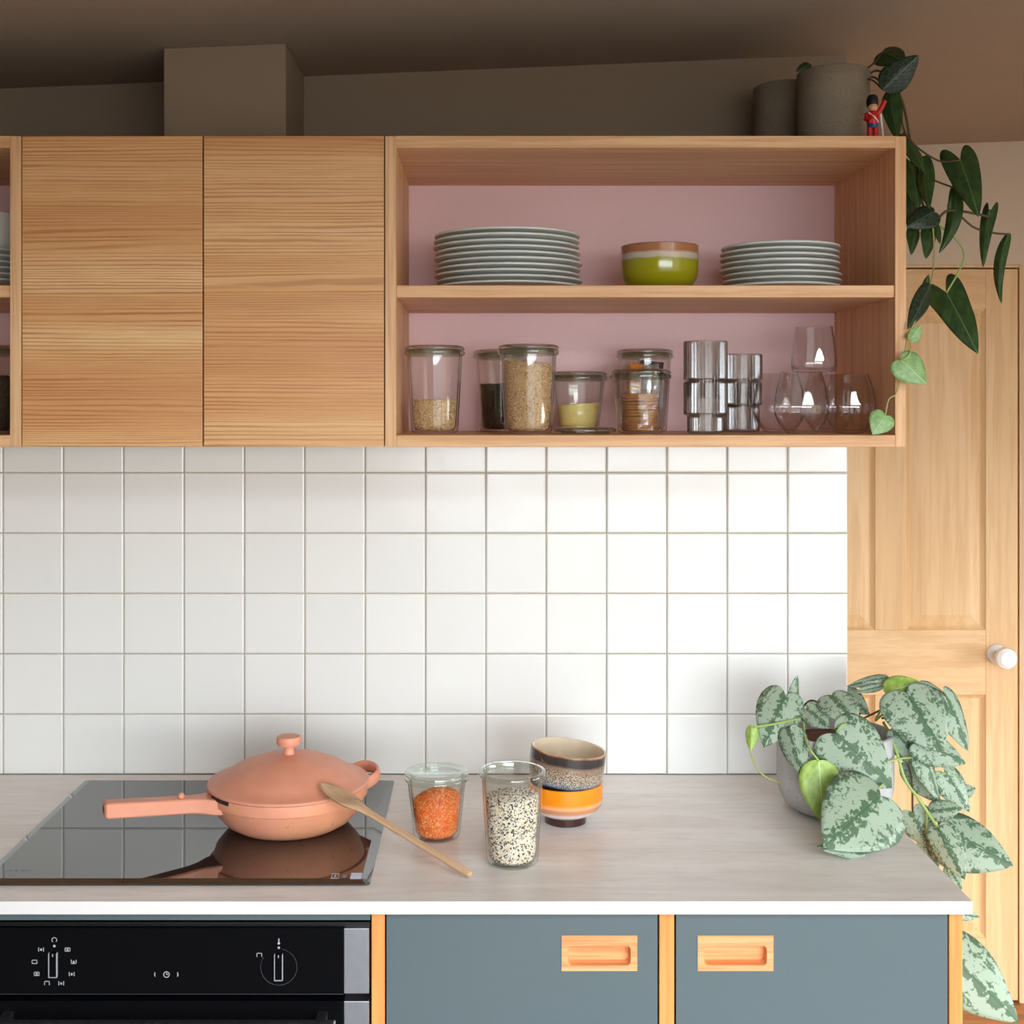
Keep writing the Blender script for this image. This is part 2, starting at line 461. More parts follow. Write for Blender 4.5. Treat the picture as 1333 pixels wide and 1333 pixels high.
# ------------------------------------------------------------------ mesh helpers
class MB:
    def __init__(self):
        self.v, self.f, self.m, self.uv = [], [], [], None

    def add(self, verts, faces, mi=0):
        n = len(self.v)
        self.v += [tuple(p) for p in verts]
        self.f += [tuple(i + n for i in f) for f in faces]
        self.m += [mi] * len(faces)
        return self

    def box(self, x0, x1, y0, y1, z0, z1, mi=0):
        return self.add([(x0, y0, z0), (x1, y0, z0), (x1, y1, z0), (x0, y1, z0), (x0, y0, z1), (x1, y0, z1), (x1, y1, z1), (x0, y1, z1)],
                        [(0, 3, 2, 1), (4, 5, 6, 7), (0, 1, 5, 4), (1, 2, 6, 5), (2, 3, 7, 6), (3, 0, 4, 7)], mi)

    def lathe(self, prof, seg=48, c=(0, 0, 0), mis=None, rib=None):
        """prof: list of (r, z); closed at r=0 ends"""
        vs, fs, ms = [], [], []
        rows = []
        for i, (r, z) in enumerate(prof):
            if r < 1e-6:
                rows.append([len(vs)])
                vs.append((c[0], c[1], c[2] + z))
            else:
                row = []
                for k in range(seg):
                    a = 2 * math.pi * k / seg
                    rr = r
                    if rib and rib[0][i]:
                        rr = r + rib[0][i] * math.cos(rib[1] * a)
                    row.append(len(vs))
                    vs.append((c[0] + rr * math.cos(a), c[1] + rr * math.sin(a), c[2] + z))
                rows.append(row)
        for i in range(len(rows) - 1):
            a, b = rows[i], rows[i + 1]
            mi = mis[i] if mis else 0
            for k in range(seg):
                k2 = (k + 1) % seg
                if len(a) == 1 and len(b) == 1:
                    break
                if len(a) == 1:
                    fs.append((a[0], b[k2], b[k]))
                elif len(b) == 1:
                    fs.append((a[k], a[k2], b[0]))
                else:
                    fs.append((a[k], a[k2], b[k2], b[k]))
                ms.append(mi)
        n = len(self.v)
        self.v += vs
        self.f += [tuple(i + n for i in f) for f in fs]
        self.m += ms
        return self

    def sweep(self, pts, secs, seg=10, up=(0, 0, 1), closed=False):
        """pts: centre points; secs: (half width, half thickness) per point"""
        pts = [Vector(p) for p in pts]
        rows, vs, fs = [], [], []
        n = len(pts)
        for i, p in enumerate(pts):
            if closed:
                t = pts[(i + 1) % n] - pts[i - 1]
            else:
                t = pts[min(i + 1, n - 1)] - pts[max(i - 1, 0)]
            t.normalize()
            s = t.cross(Vector(up))
            if s.length < 1e-4:
                s = t.cross(Vector((0, 1, 0)))
            s.normalize()
            u = s.cross(t).normalized()
            a, b = secs[i] if isinstance(secs, list) else secs
            row = []
            for k in range(seg):
                g = 2 * math.pi * k / seg
                row.append(len(vs))
                vs.append(p + s * (a * math.cos(g)) + u * (b * math.sin(g)))
            rows.append(row)
        m = n if closed else n - 1
        for i in range(m):
            a, b = rows[i], rows[(i + 1) % n]
            for k in range(seg):
                k2 = (k + 1) % seg
                fs.append((a[k], a[k2], b[k2], b[k]))
        if not closed:
            fs.append(tuple(reversed(rows[0])))
            fs.append(tuple(rows[-1]))
        return self.add(vs, fs)

    def ball(self, c, r, seg=20, rings=12):
        rx, ry, rz = r if isinstance(r, tuple) else (r, r, r)
        prof = [(math.sin(math.pi * i / rings), -math.cos(math.pi * i / rings)) for i in range(rings + 1)]
        prof[0], prof[-1] = (0, -1), (0, 1)
        n = len(self.v)
        self.lathe(prof, seg)
        for i in range(n, len(self.v)):
            x, y, z = self.v[i]
            self.v[i] = (c[0] + x * rx, c[1] + y * ry, c[2] + z * rz)
        return self

    def build(self, name, mats, parent=None, smooth=False, bevel=0.0, world=True, angle=35, bseg=2, kind=None):
        """links ONE mesh object; vertices given in world space are moved into the parent's space"""
        off = Vector((0, 0, 0))
        q = parent
        while q is not None and world:
            off += q.location
            q = q.parent
        me = bpy.data.meshes.new(name)
        me.from_pydata([tuple(Vector(p) - off) for p in self.v], [], self.f)
        if not isinstance(mats, (list, tuple)):
            mats = [mats]
        for x in mats:
            me.materials.append(M[x] if isinstance(x, str) else x)
        if len(mats) > 1:
            me.polygons.foreach_set('material_index', self.m)
        if self.uv:
            ul = me.uv_layers.new(name='UVMap')
            for lp in me.loops:
                ul.data[lp.index].uv = self.uv[lp.vertex_index]
        me.update()
        o = bpy.data.objects.new(name, me)
        COL.objects.link(o)
        o.parent = parent
        if smooth:
            me.polygons.foreach_set('use_smooth', [True] * len(me.polygons))
            if angle < 180:
                try:
                    me.set_sharp_from_angle(angle=math.radians(angle))
                except Exception:
                    pass
        if bevel:
            b = o.modifiers.new('bevel', 'BEVEL')
            b.width, b.segments, b.limit_method, b.angle_limit = bevel, bseg, 'ANGLE', math.radians(40)
        if kind:
            o['kind'] = kind
        return o


def tag(o, label, cat, group=None):
    o['label'], o['category'] = label, cat
    if group:
        o['group'] = group
    return o


def thing(name, label, cat, loc, group=None):
    o = bpy.data.objects.new(name, None)
    o.empty_display_size = 0.05
    COL.objects.link(o)
    o.location = loc
    return tag(o, label, cat, group)


def copy_tree(o, parent=None):
    c = o.copy()
    COL.objects.link(c)
    c.parent = parent
    for ch in list(o.children):
        copy_tree(ch, c)
    return c


def struct(o):
    o['kind'] = 'structure'
    return o


def catmull(pts, n=8):
    pts = [Vector(p) for p in pts]
    if len(pts) < 3:
        return [pts[0].lerp(pts[-1], i / n) for i in range(n + 1)]
    out = []
    ext = [pts[0] * 2 - pts[1]] + pts + [pts[-1] * 2 - pts[-2]]
    for i in range(1, len(ext) - 2):
        p0, p1, p2, p3 = ext[i - 1:i + 3]
        for k in range(n):
            t = k / n
            out.append(0.5 * ((2 * p1) + (p2 - p0) * t + (2 * p0 - 5 * p1 + 4 * p2 - p3) * t * t + (3 * p1 - p0 - 3 * p2 + p3) * t ** 3))
    out.append(pts[-1])
    return out


# ================================================================== THE ROOM
WX = 0.711            # where the tiled wall ends
WY = 0.008            # wall face behind the tiles
FAR = 0.94            # face of the recess wall with the oak door
XL, XR, YR = -2.3, 2.9, -4.1


def ceil_z(x):
    return 2.2786 + 0.0402 * x


wall_back = struct(MB().box(XL, WX, WY, FAR, 0, 2.45).build('wall_back', 'paint'))
RX0, RX1, RY0, RY1 = .0, 2.7, -3.9, -2.5      # rooflight opening


def slab(m, x0, x1, y0, y1):
    za, zb = ceil_z(x0), ceil_z(x1)
    m.add([(x0, y0, za), (x1, y0, zb), (x1, y1, zb), (x0, y1, za), (x0, y0, 2.5), (x1, y0, 2.5), (x1, y1, 2.5), (x0, y1, 2.5)],
          [(0, 3, 2, 1), (4, 5, 6, 7), (0, 1, 5, 4), (1, 2, 6, 5), (2, 3, 7, 6), (3, 0, 4, 7)])


c = MB()
slab(c, XL - .2, RX0, YR - .2, FAR + .2)
slab(c, RX1, XR + .2, YR - .2, FAR + .2)
slab(c, RX0, RX1, YR - .2, RY0)
slab(c, RX0, RX1, RY1, FAR + .2)
struct(c.build('ceiling', 'ceil'))
fl = struct(MB().box(XL, XR, YR, FAR + .1, -0.12, -0.015).build('floor', 'floor'))
bw = 0.14
nb = 8
pl0 = MB().box(WX, XR, 0.0006, bw - 0.0006, -0.015, 0.0).build('floor_plank', 'floorboard', fl, bevel=0.0012, bseg=1)
for i in range(nb):
    p = pl0 if i == 0 else pl0.copy()
    if i:
        COL.objects.link(p)
        p.parent = fl
    p.location = (0, -.08 + i * bw, 0)
st0 = None
for i in range(7):
    for j in range(9):
        sx0, sy0 = XL + j * .6, -.08 - (i + 1) * .6
        if st0 is None:
            st0 = MB().box(.002, .598, .002, .598, -.015, 0).build('floor_tile_added', 'stone', fl, world=False)
            p = st0
        else:
            p = st0.copy()
            COL.objects.link(p)
        p.parent = fl
        p.location = (sx0, sy0, 0)
struct(MB().box(XL - .12, XL, YR, FAR, 0, 2.4).build('wall_left', 'paint'))
m = MB().box(XR, XR + .12, YR, -1.6, 0, 2.45).box(XR, XR + .12, .1, FAR, 0, 2.45).box(XR, XR + .12, -1.6, .1, 0, .3).box(XR, XR + .12, -1.6, .1, 1.4, 2.45)
struct(m.build('wall_right', 'paint_lit'))
m = MB()
for y in (-1.6, -.775, .05):
    m.box(XR + .03, XR + .08, y, y + .05, .3, 1.4)
m.box(XR + .03, XR + .08, -1.6, .1, .3, .35).box(XR + .03, XR + .08, -1.6, .1, 1.35, 1.4)
struct(m.build('window_2', 'twhite'))
# wall behind the camera with the glazed garden doors
m = MB()
m.box(XL, -.4, YR - .12, YR, 0, 2.4)
m.box(-.4, 2.6, YR - .12, YR, 1.96, 2.45).box(-.4, 2.6, YR - .12, YR, 0, .06)
m.box(2.6, XR, YR - .12, YR, 0, 2.45)
struct(m.build('wall_front', 'paint'))
m = MB()
for x in (-.4, .34, 1.08, 1.82, 2.55):
    m.box(x, x + .05, YR - .08, YR - .03, .06, 1.96)
m.box(-.4, 2.6, YR - .08, YR - .03, .06, .12).box(-.4, 2.6, YR - .08, YR - .03, 1.90, 1.96)
struct(m.build('window_1', 'twhite'))
struct(MB().box(-14, 14, -22, YR - .12, -.2, -.05).box(XR + .12, 14, YR - .12, 8, -.2, -.05).build('terrace', 'terrace'))
# recess wall around the oak door
DX0, DX1, DZ1 = 0.762, 1.449, 1.99
m = MB().box(WX, DX0 - .012, FAR, FAR + .15, 0, 2.5).box(DX1 + .012, XR, FAR, FAR + .15, 0, 2.5).box(DX0 - .012, DX1 + .012, FAR, FAR + .15, DZ1 + .012, 2.5)
m.box(DX0 - .012, DX1 + .012, FAR + .1, FAR + .15, 0, DZ1 + .012)
struct(m.build('wall_recess', 'paint_lit'))
m = MB().box(DX0 - .012, DX0 - .004, FAR - .001, FAR + .1, 0, DZ1 + .012).box(DX1 + .004, DX1 + .012, FAR - .001, FAR + .1, 0, DZ1 + .012)
m.box(DX0 - .004, DX1 + .004, FAR - .001, FAR + .1, DZ1 + .004, DZ1 + .012)
struct(m.build('trim_1', 'oak_z', bevel=.002))

# boxed-in extractor duct
m = MB()
dx0, dx1, dy = -0.568, -0.351, -0.216
m.add([(dx0, dy, 2.069), (dx1, dy, 2.069), (dx1, WY, 2.069), (dx0, WY, 2.069),
       (dx0, dy, ceil_z(dx0)), (dx1, dy, ceil_z(dx1)), (dx1, WY, ceil_z(dx1)), (dx0, WY, ceil_z(dx0))],
      [(0, 3, 2, 1), (4, 5, 6, 7), (0, 1, 5, 4), (1, 2, 6, 5), (2, 3, 7, 6), (3, 0, 4, 7)])
tag(m.build('duct_box', 'paint', bevel=.002), 'boxed-in plastered extractor duct rising from closed cabinet to ceiling', 'duct')

# wall tiles
random.seed(5)
TP, TH = 0.11785, 0.0022
struct_grout = MB().box(XL, WX - .001, 0.0035, WY, 0.90, 1.551).build('grout', 'grout', wall_back)
tm = {}


def tile_mesh(wd, ht):
    k = (round(wd, 4), round(ht, 4))
    if k not in tm:
        m = MB()
        e, zf, zb = 0.0028, 0.0, 0.007
        x, z = wd / 2, ht / 2
        # cushion-edged tile: flat face, softly rounded arris
        rings = [(0.0, zb), (0.0, zf + .0016), (e * .35, zf + .0006), (e, zf)]
        vs, fs = [], []
        for ins, y in rings:
            vs += [(-x + ins, y, -z + ins), (x - ins, y, -z + ins), (x - ins, y, z - ins), (-x + ins, y, z - ins)]
        for r in range(3):
            for j in range(4):
                a, b = r * 4 + j, r * 4 + (j + 1) % 4
                fs.append((a, b, b + 4, a + 4))
        fs.append((12, 13, 14, 15))
        m.add(vs, fs)
        tm[k] = m
        o = m.build('tile', 'tile', wall_back, world=False)
        tm[k] = o
        return o, True
    o = tm[k].copy()
    COL.objects.link(o)
    return o, False


for r in range(6):
    z0 = 0.9008 + r * TP
    z1 = z0 + TP - TH if r < 5 else 1.5505
    for ci in range(25):
        x1 = WX - ci * TP
        x0 = x1 - TP + TH
        if x0 < XL:
            break
        o, new = tile_mesh(x1 - x0, z1 - z0)
        o.parent = wall_back
        o.location = ((x0 + x1) / 2, random.uniform(-.0004, .0004), (z0 + z1) / 2)
        o.rotation_euler = (random.gauss(0, .0035), 0, random.gauss(0, .0035))

# oak four-panel door
door = thing('door_1', 'oak four-panel door', 'door', (DX0, FAR, 0))
del door['label'], door['category']
struct(door)
y0, y1 = FAR + .0, FAR + .035
sx = [DX0, DX0 + .087, DX0 + .3, DX0 + .387, DX1 - .087, DX1]
for a, b in ((sx[0], sx[1]), (sx[4], sx[5])):
    MB().box(a, b, y0, y1, .008, DZ1).build('stile', 'oak_z', door, bevel=.0015)
zr = [(.008, .178), (.836, 1.012), (1.882, DZ1)]
for a, b in zr:
    MB().box(sx[1], sx[4], y0 + .0004, y1, a, b).build('rail', 'oak_x', door, bevel=.001)
for a, b in ((.178, .836), (1.012, 1.882)):
    MB().box(sx[2], sx[3], y0 + .0002, y1, a, b).build('muntin', 'oak_z', door, bevel=.0015)
    for p, q in ((sx[1], sx[2]), (sx[3], sx[4])):
        m = MB()
        rings = [(0, .003), (.008, .010), (.012, .012), (.040, .004)]
        vs, fs = [], []
        for ins, dyy in rings:
            vs += [(p + ins, y0 + dyy, a + ins), (q - ins, y0 + dyy, a + ins), (q - ins, y0 + dyy, b - ins), (p + ins, y0 + dyy, b - ins)]
        for rr in range(3):
            for j in range(4):
                i0, i1 = rr * 4 + j, rr * 4 + (j + 1) % 4
                fs.append((i0, i1, i1 + 4, i0 + 4))
        fs.append((12, 13, 14, 15))
        m.add(vs, fs)
        m.build('panel', 'oak_z', door)
kc = Vector((1.3905, FAR, .9475))
pr = [(0, 0), (.0255, 0), (.0255, .004), (.022, .008), (.012, .011), (.011, .034), (.016, .040), (.025, .047), (.0295, .058), (.027, .069), (.018, .077), (0, .079)]
kn = MB()
kn.lathe(pr, 32)
kn.v = [(kc.x + x, kc.y - z, kc.z + y) for x, y, z in kn.v]
kn.f = [tuple(reversed(f)) for f in kn.f]
kn.build('door_knob', 'porcelain', door, smooth=True)

# ================================================================== WALL CABINETS
CY = -0.36
Z0, Z1 = 1.551, 2.068
T = 0.0185


def open_cabinet(x0, x1, label):
    t = thing('open_wall_cabinet', label, 'cabinet', ((x0 + x1) / 2, 0, Z0))
    MB().box(x0, x0 + T, CY, -.001, Z0, Z1).build('side_panel', 'fir_z', t, bevel=.0012)
    MB().box(x1 - T, x1, CY, -.001, Z0, Z1).build('side_panel', 'fir_z', t, bevel=.0012)
    tp = MB().box(x0 + T, x1 - T, CY, -.001, Z1 - .0195, Z1)
    tp.m = [0, 1, 0, 0, 0, 0]
    tp.build('top_panel', ['fir_x', 'dark_top'], t)
    MB().box(x0 + T, x1 - T, CY, -.001, Z0, 1.571).build('bottom_panel', 'fir_x', t, bevel=.0012)
    MB().box(x0 + T, x1 - T, CY + .004, -.004, 1.800, 1.8204).build('shelf', 'fir_x', t, bevel=.0012)
    MB().box(x0 + T, x1 - T, -.004, -.001, 1.571, Z1 - .0195).build('back_panel', 'pink', t)
    return t


cabR = open_cabinet(-0.163, 0.703, 'open fir wall cabinet with pink back, holding plates above glass jars')
cabL = open_cabinet(-1.634, -0.768, 'open fir wall cabinet holding a white bowl on plates, beside closed doors')
t = thing('closed_wall_cabinet', 'closed fir wall cabinet with two plain doors under the duct', 'cabinet', (-.4655, 0, Z0))
tp = MB().box(-.7665, -.1645, CY + .022, -.001, Z0 + .001, Z1 - .001)
tp.m = [0, 1, 0, 0, 0, 0]
tp.build('carcass', ['fir_x', 'dark_top'], t)
d1 = MB().box(-.7660, -.4667, CY, CY + .019, Z0 + .0005, Z1).build('door', 'fir', t, bevel=.0008)
d2 = MB().box(-.4642, -.1650, CY, CY + .019, Z0 + .0005, Z1).build('door', 'fir', t, bevel=.0008)

# ================================================================== BASE UNITS
BY = -0.600
WT = 0.90
WB = 0.881
wt = MB()
wt.box(-2.28, WX, -.62, -.0005, WB, WT)
wt.m = [1, 0, 1, 1, 1, 1]
tag(wt.build('worktop', ['worktop', 'white_edge'], bevel=.0008), 'pale grey streaked worktop with white front edge running along tiles', 'worktop')


def ring_panel(x0, x1, z0, z1, hx0, hx1, hz0, hz1, yf, yb):
    m = MB()
    m.box(x0, hx0, yf, yb, z0, z1).box(hx1, x1, yf, yb, z0, z1).box(hx0, hx1, yf, yb, hz1, z1).box(hx0, hx1, yf, yb, z0, hz0)
    return m


def handle(x0, x1, z0, z1, yf, parent):
    m = MB()
    cx, cz, hw, hh = (x0 + x1) / 2, (z0 + z1) / 2, (x1 - x0) / 2, (z1 - z0) / 2
    iw, ih, rad, oc = hw - .0095, hh - .0115, .006, (0.0, -.0035)
    n = 8
    inner, outer = [], []
    for q, (sxx, szz) in enumerate(((1, 1), (-1, 1), (-1, -1), (1, -1))):
        for j in range(n + 1):
            a = math.pi / 2 * j / n + q * math.pi / 2
            px_ = oc[0] + sxx * (iw - rad) + rad * math.cos(a)
            pz_ = oc[1] + szz * (ih - rad) + rad * math.sin(a)
            inner.append((px_, pz_))
            f = j / n
            first = f < .5
            if q in (1, 3):
                first = not first
            if abs(f - .5) < 1e-6:
                outer.append((sxx * hw, szz * hh))
            elif first:
                outer.append((sxx * hw, pz_))
            else:
                outer.append((px_, szz * hh))
    K = len(inner)
    dep = .015
    layers = [[(cx + x, yf + .020, cz + z) for x, z in outer], [(cx + x, yf - .0012, cz + z) for x, z in outer],
              [(cx + x, yf - .0012, cz + z) for x, z in inner], [(cx + x * .985, yf + .001, cz + oc[1] + (z - oc[1]) * .97) for x, z in inner],
              [(cx + x * .97, yf + dep, cz + oc[1] + (z - oc[1]) * .88) for x, z in inner]]
    vs, fs = [], []
    for L in layers:
        vs += L
    for r in range(4):
        for j in range(K):
            j2 = (j + 1) % K
            fs.append((r * K + j, r * K + j2, (r + 1) * K + j2, (r + 1) * K + j))
    fs.append(tuple(range(4 * K, 5 * K)))
    m.add(vs, fs)
    return m.build('handle', 'oakhandle', parent, smooth=True, angle=30)


base = thing('base_cabinet', 'grey-green double base cabinet with orange-toned oak edges and inset handles', 'cabinet', (.27, -.3, 0))
MB().box(-.164, -.1445, BY, -.02, .1, WB).build('side_panel', 'oakstile', base, bevel=.001)
MB().box(.684, .704, BY, -.02, .1, WB).build('side_panel', 'oakstile', base, bevel=.001)
MB().box(.2585, .2805, BY, -.02, .1, WB).build('divider', 'oakstile', base, bevel=.001)
MB().box(-.1445, .2585, BY + .022, -.02, .1, WB - .001).box(.2805, .684, BY + .022, -.02, .1, WB - .001).build('carcass', 'gap', base)
MB().box(-.164, .704, BY + .06, -.02, 0, .1).build('plinth', 'green', base)
for (a, b, hx) in ((-.1418, .2558, .1150), (.2832, .6815, .3148)):
    hz0, hz1 = .7905, .8425
    m = ring_panel(a, b, .103, WB - .0015, hx, hx + .111, hz0, hz1, BY, BY + .020)
    dd = m.build('door', 'green', base)
    handle(hx, hx + .111, hz0, hz1, BY, dd)

# unit left of the oven
bl = thing('base_cabinet', 'grey-green base cabinet left of the built-in oven', 'cabinet', (-1.1, -.3, 0))
MB().box(-.785, -.7655, BY, -.02, .1, WB).build('side_panel', 'oakstile', bl, bevel=.001)
MB().box(-1.4, -.785, BY + .022, -.02, .1, WB - .001).build('carcass', 'gap', bl)
MB().box(-1.4, -.787, BY, BY + .02, .103, WB - .0015).build('door', 'green', bl)
MB().box(-1.4, -.7655, BY + .06, -.02, 0, .1).build('plinth', 'green', bl)

# oven housing and oven
oh = thing('oven_housing', 'grey-green housing with thin filler strip above the black oven', 'cabinet', (-.4646, -.3, 0))
MB().box(-.7635, -.1660, BY + .001, BY + .02, .8645, WB - .0005).build('filler_strip', 'green', oh)
MB().box(-.7635, -.1660, BY + .06, -.02, .0, .14).build('plinth', 'green', oh)
ov = thing('built_in_oven', 'black glass built-in oven with steel end strips below the hob', 'oven', (-.4646, -.3, .14))
OX0, OX1 = -.762, -.1672
MB().box(OX0 + .01, OX1 - .01, BY + .03, -.06, .145, .855).build('body', 'black_plastic', ov)
MB().box(OX0, OX1, BY + .004, BY + .03, .8545, .8600).build('gap_strip', 'black_plastic', ov)  # black strip standing for the dark gap above the control panel
cp = MB().box(OX0 + .0375, OX1 - .0375, BY - .004, BY + .03, .7585, .8545).build('control_panel', 'ovenglass', ov, bevel=.0006)
MB().box(OX0 + .0375, OX1 - .0375, BY - .0045, BY + .03, .7578, .7584).build('trim_line', 'hobedge', ov)
for a, b in ((OX0, OX0 + .037), (OX1 - .037, OX1)):
    MB().box(a, b, BY - .0045, BY + .03, .7585, .8545).build('end_strip', 'steel', ov, bevel=.001)
dr = MB().box(OX0 + .0375, OX1 - .0375, BY - .004, BY + .03, .17, .7478).build('door', 'ovenglass', ov, bevel=.0006)
for a, b in ((OX0, OX0 + .037), (OX1 - .037, OX1)):
    MB().box(a, b, BY - .0045, BY + .03, .17, .7478).build('end_strip', 'steel', ov, bevel=.001)
hz = .7290
hb = MB().box(OX0 + .03, OX1 - .045, BY - .052, BY - .036, hz - .012, hz + .008).build('handle', 'steel', dr, bevel=.002)
for a in (OX0 + .06, OX1 - .075):
    MB().box(a, a + .014, BY - .037, BY - .004, hz - .008, hz + .004).build('handle_post', 'steel', dr)
PYF = BY - .004


def pc(px, py):
    p = P(px, py, PYF)
    return p.x, p.z


def glyph(rects=(), rings=(), dots=(), name='symbol', mat='sym'):
    """flat printed mark; all sizes in metres around given centres"""
    m = MB()
    ya, yb = PYF - .0003, PYF + .0002
    for x0, x1, z0, z1 in rects:
        m.box(x0, x1, ya, yb, z0, z1)
    for cx, cz, r, w_, a0, a1 in rings:
        n = max(6, int(abs(a1 - a0) / 20))
        vs, fs = [], []
        for i in range(n + 1):
            a = math.radians(a0 + (a1 - a0) * i / n)
            for q in (r - w_ / 2, r + w_ / 2):
                vs.append((cx + q * math.cos(a), ya, cz + q * math.sin(a)))
        for i in range(n):
            fs.append((2 * i, 2 * i + 1, 2 * i + 3, 2 * i + 2))
        m.add(vs, fs)
    for cx, cz, r in dots:
        vs = [(cx + r * math.cos(i * math.pi / 4), ya, cz + r * math.sin(i * math.pi / 4)) for i in range(8)]
        m.add(vs, [tuple(range(8))])
    return m.build(name, mat, cp)


u = 1 / 889.0
for cx_, ky0, ky1 in ((69.7, 1239.4, 1270.5), (363, 1241, 1274.5)):
    x, z1_ = pc(cx_, ky0)
    _, z0_ = pc(cx_, ky1)
    k = MB().box(x - .0052, x + .0052, PYF - .004, PYF + .001, z0_, z1_).build('knob', 'ovenglass', cp, bevel=.0012)
    m = MB()
    hw, g = .0062, .0009
    m.box(x - hw, x - hw + g, PYF - .0045, PYF, z0_, z1_).box(x + hw - g, x + hw, PYF - .0045, PYF, z0_, z1_)
    m.box(x - hw, x + hw, PYF - .0045, PYF, z0_ - g, z0_)
    m.box(x - .0006, x + .0006, PYF - .0043, PYF, z1_ - .005, z1_ - .001)
    m.build('knob_trim', 'sym', k)
x, z = pc(70.8, 1223.6)
glyph(rings=[(x, z, 3.2 * u, .9 * u, -40, 230)])
for px_, py_ in ((70.8, 1231.4), (363, 1233.6)):
    x, z = pc(px_, py_)
    glyph(dots=[(x, z, 1.7 * u)])
for i, (px_, py_) in enumerate(((53.5, 1236), (88, 1236), (45, 1252), (96, 1252), (47.8, 1267.7), (93.4, 1268), (61.2, 1279.6), (79.7, 1280), (337.6, 1243))):
    x, z = pc(px_, py_)
    a, b, g = 3.6 * u, 2.6 * u, .9 * u
    rc = [(x - a, x - a + g, z - b, z + b), (x + a - g, x + a, z - b, z + b)]
    if i in (1, 2, 4, 6, 8):
        rc.append((x - a, x + a, z + b - g, z + b))
    if i in (1, 2, 3, 4):
        rc.append((x - a, x + a, z - b, z - b + g))
    if i not in (2, 6, 8):
        rc.append((x - 1.1 * u, x + 1.1 * u, z - 1.6 * u, z + 1.2 * u))
    glyph(rc)
x, z = pc(363, 1225.8)
glyph([(x - .7 * u, x + .7 * u, z - 1 * u, z + 4 * u)], dots=[(x, z - 2 * u, 1.8 * u)])
x, z = pc(363, 1258.8)
glyph(dots=[(x + 23.6 * u * math.cos(math.radians(a)), z + 23.6 * u * math.sin(math.radians(a)), .42 * u) for a in range(-210, 81, 6)], name='dial_scale', mat='sym_dim')
x, z = pc(216.8, 1268.5)
glyph([(x - .5 * u, x + .5 * u, z, z + 2.6 * u), (x, x + 2.4 * u, z - .5 * u, z + .5 * u)], [(x, z, 3.7 * u, 1 * u, 0, 360)])
x, z = pc(205.5, 1268.5)
glyph(rings=[(x, z, 4.2 * u, 1.2 * u, 142, 218)])
x, z = pc(227.6, 1268.5)
glyph(rings=[(x, z, 4.2 * u, 1.2 * u, -38, 38)])

# hob
hobt = thing('induction_hob', 'black glass induction hob with steel-grey edge under the terracotta pan', 'hob', (-.466, -.303, WT))
hx0, hx1, hy0, hy1 = -.762, -.170, -.561, -.045


def rrect(x0, x1, y0, y1, r, n=6):
    out = []
    for cx_, cy_, a0 in ((x1 - r, y1 - r, 0), (x0 + r, y1 - r, 90), (x0 + r, y0 + r, 180), (x1 - r, y0 + r, 270)):
        for i in range(n + 1):
            a = math.radians(a0 + 90 * i / n)
            out.append((cx_ + r * math.cos(a), cy_ + r * math.sin(a)))
    return out


i_ = .0135
L0 = rrect(hx0, hx1, hy0, hy1, .008)
L1 = rrect(hx0 + i_, hx1 - i_, hy0 + i_, hy1 - i_, .002)
K = len(L0)
m = MB()
vs = [(x, y, WT + .0003) for x, y in L0] + [(x, y, WT + .0025) for x, y in L0] + [(x, y, WT + .0062) for x, y in L1]
fs = [(a * K + j, a * K + (j + 1) % K, (a + 1) * K + (j + 1) % K, (a + 1) * K + j) for a in range(2) for j in range(K)]
m.add(vs, fs)
m.add([(x, y, WT + .0062) for x, y in L1], [tuple(range(K))])
m.build('glass_top', 'hob', hobt)
HZ = WT + .0062


def on_hob(px, py):
    d = (CZ - HZ) * F / (py - VY)
    return (px - VX) / F * d, d - D


def decal(px0, px1, py0, py1, name, mat, dz=.0004):
    xa, ya = on_hob(px0, py1)
    xb, yb = on_hob(px1, py0)
    return MB().box(xa, xb, ya, yb, HZ, HZ + dz).build(name, mat, hobt)


decal(455.5, 472, 1136.5, 1144, 'sticker', 'sticker')
decal(446, 451.5, 1139, 1142, 'sticker', 'sticker_dark')
for a in ((431.5, 432.7, 1137, 1144), (440, 441.2, 1137, 1144), (431.5, 441.2, 1143, 1144), (431.5, 441.2, 1137, 1137.8), (434.5, 438, 1139, 1142)):
    decal(*a, 'printed_mark', 'sym')
xx = 8.0
for i, wd in enumerate((3, 4, 3, 5, 3, 4, 4, 3, 3)):
    decal(xx, xx + wd - 1, 1132.6, 1134.2, 'printed_mark', 'sym_dim')
    xx += wd + .4

# ================================================================== PAN
PC = Vector((-.332, -.303, HZ + .0005))
pan = thing('saute_pan', 'terracotta saute pan with domed lid standing on the black hob', 'pan', PC)
RZ = .070
prof = [(0, 0), (.082, 0), (.090, .002), (.107, .012), (.120, .027), (.127, .044), (.129, .050), (.1335, .052), (.1345, RZ - .003), (.1335, RZ), (.130, RZ), (.1275, RZ - .006), (.122, .03), (.09, .006), (0, .005)]
MB().lathe(prof, 72, PC).build('body', 'terra_stain', pan, smooth=True, angle=45)
lid_z = PC.z + RZ + .0005
lp = [(0, .0475), (.03, .0455), (.06, .039), (.09, .0275), (.112, .0145), (.124, .006), (.1335, .0045), (.1365, .003), (.137, .0005), (.1355, -.0015), (.130, -.001), (.128, .002), (.11, .011), (.06, .036), (0, .044)]
lid = MB().lathe(list(reversed(lp)), 72, (PC.x, PC.y, lid_z + .0015)).build('lid', 'terra', pan, smooth=True, angle=60)
kp = [(0, .044), (.011, .044), (.009, .050), (.0075, .060), (.0085, .0635), (.019, .0645), (.0205, .067), (.0205, .076), (.019, .0785), (0, .079)]
MB().lathe(kp, 32, (PC.x, PC.y, lid_z)).build('lid_knob', 'terra', lid, smooth=True, angle=40)
ha = math.radians(208)
hd = Vector((math.cos(ha), math.sin(ha), 0))
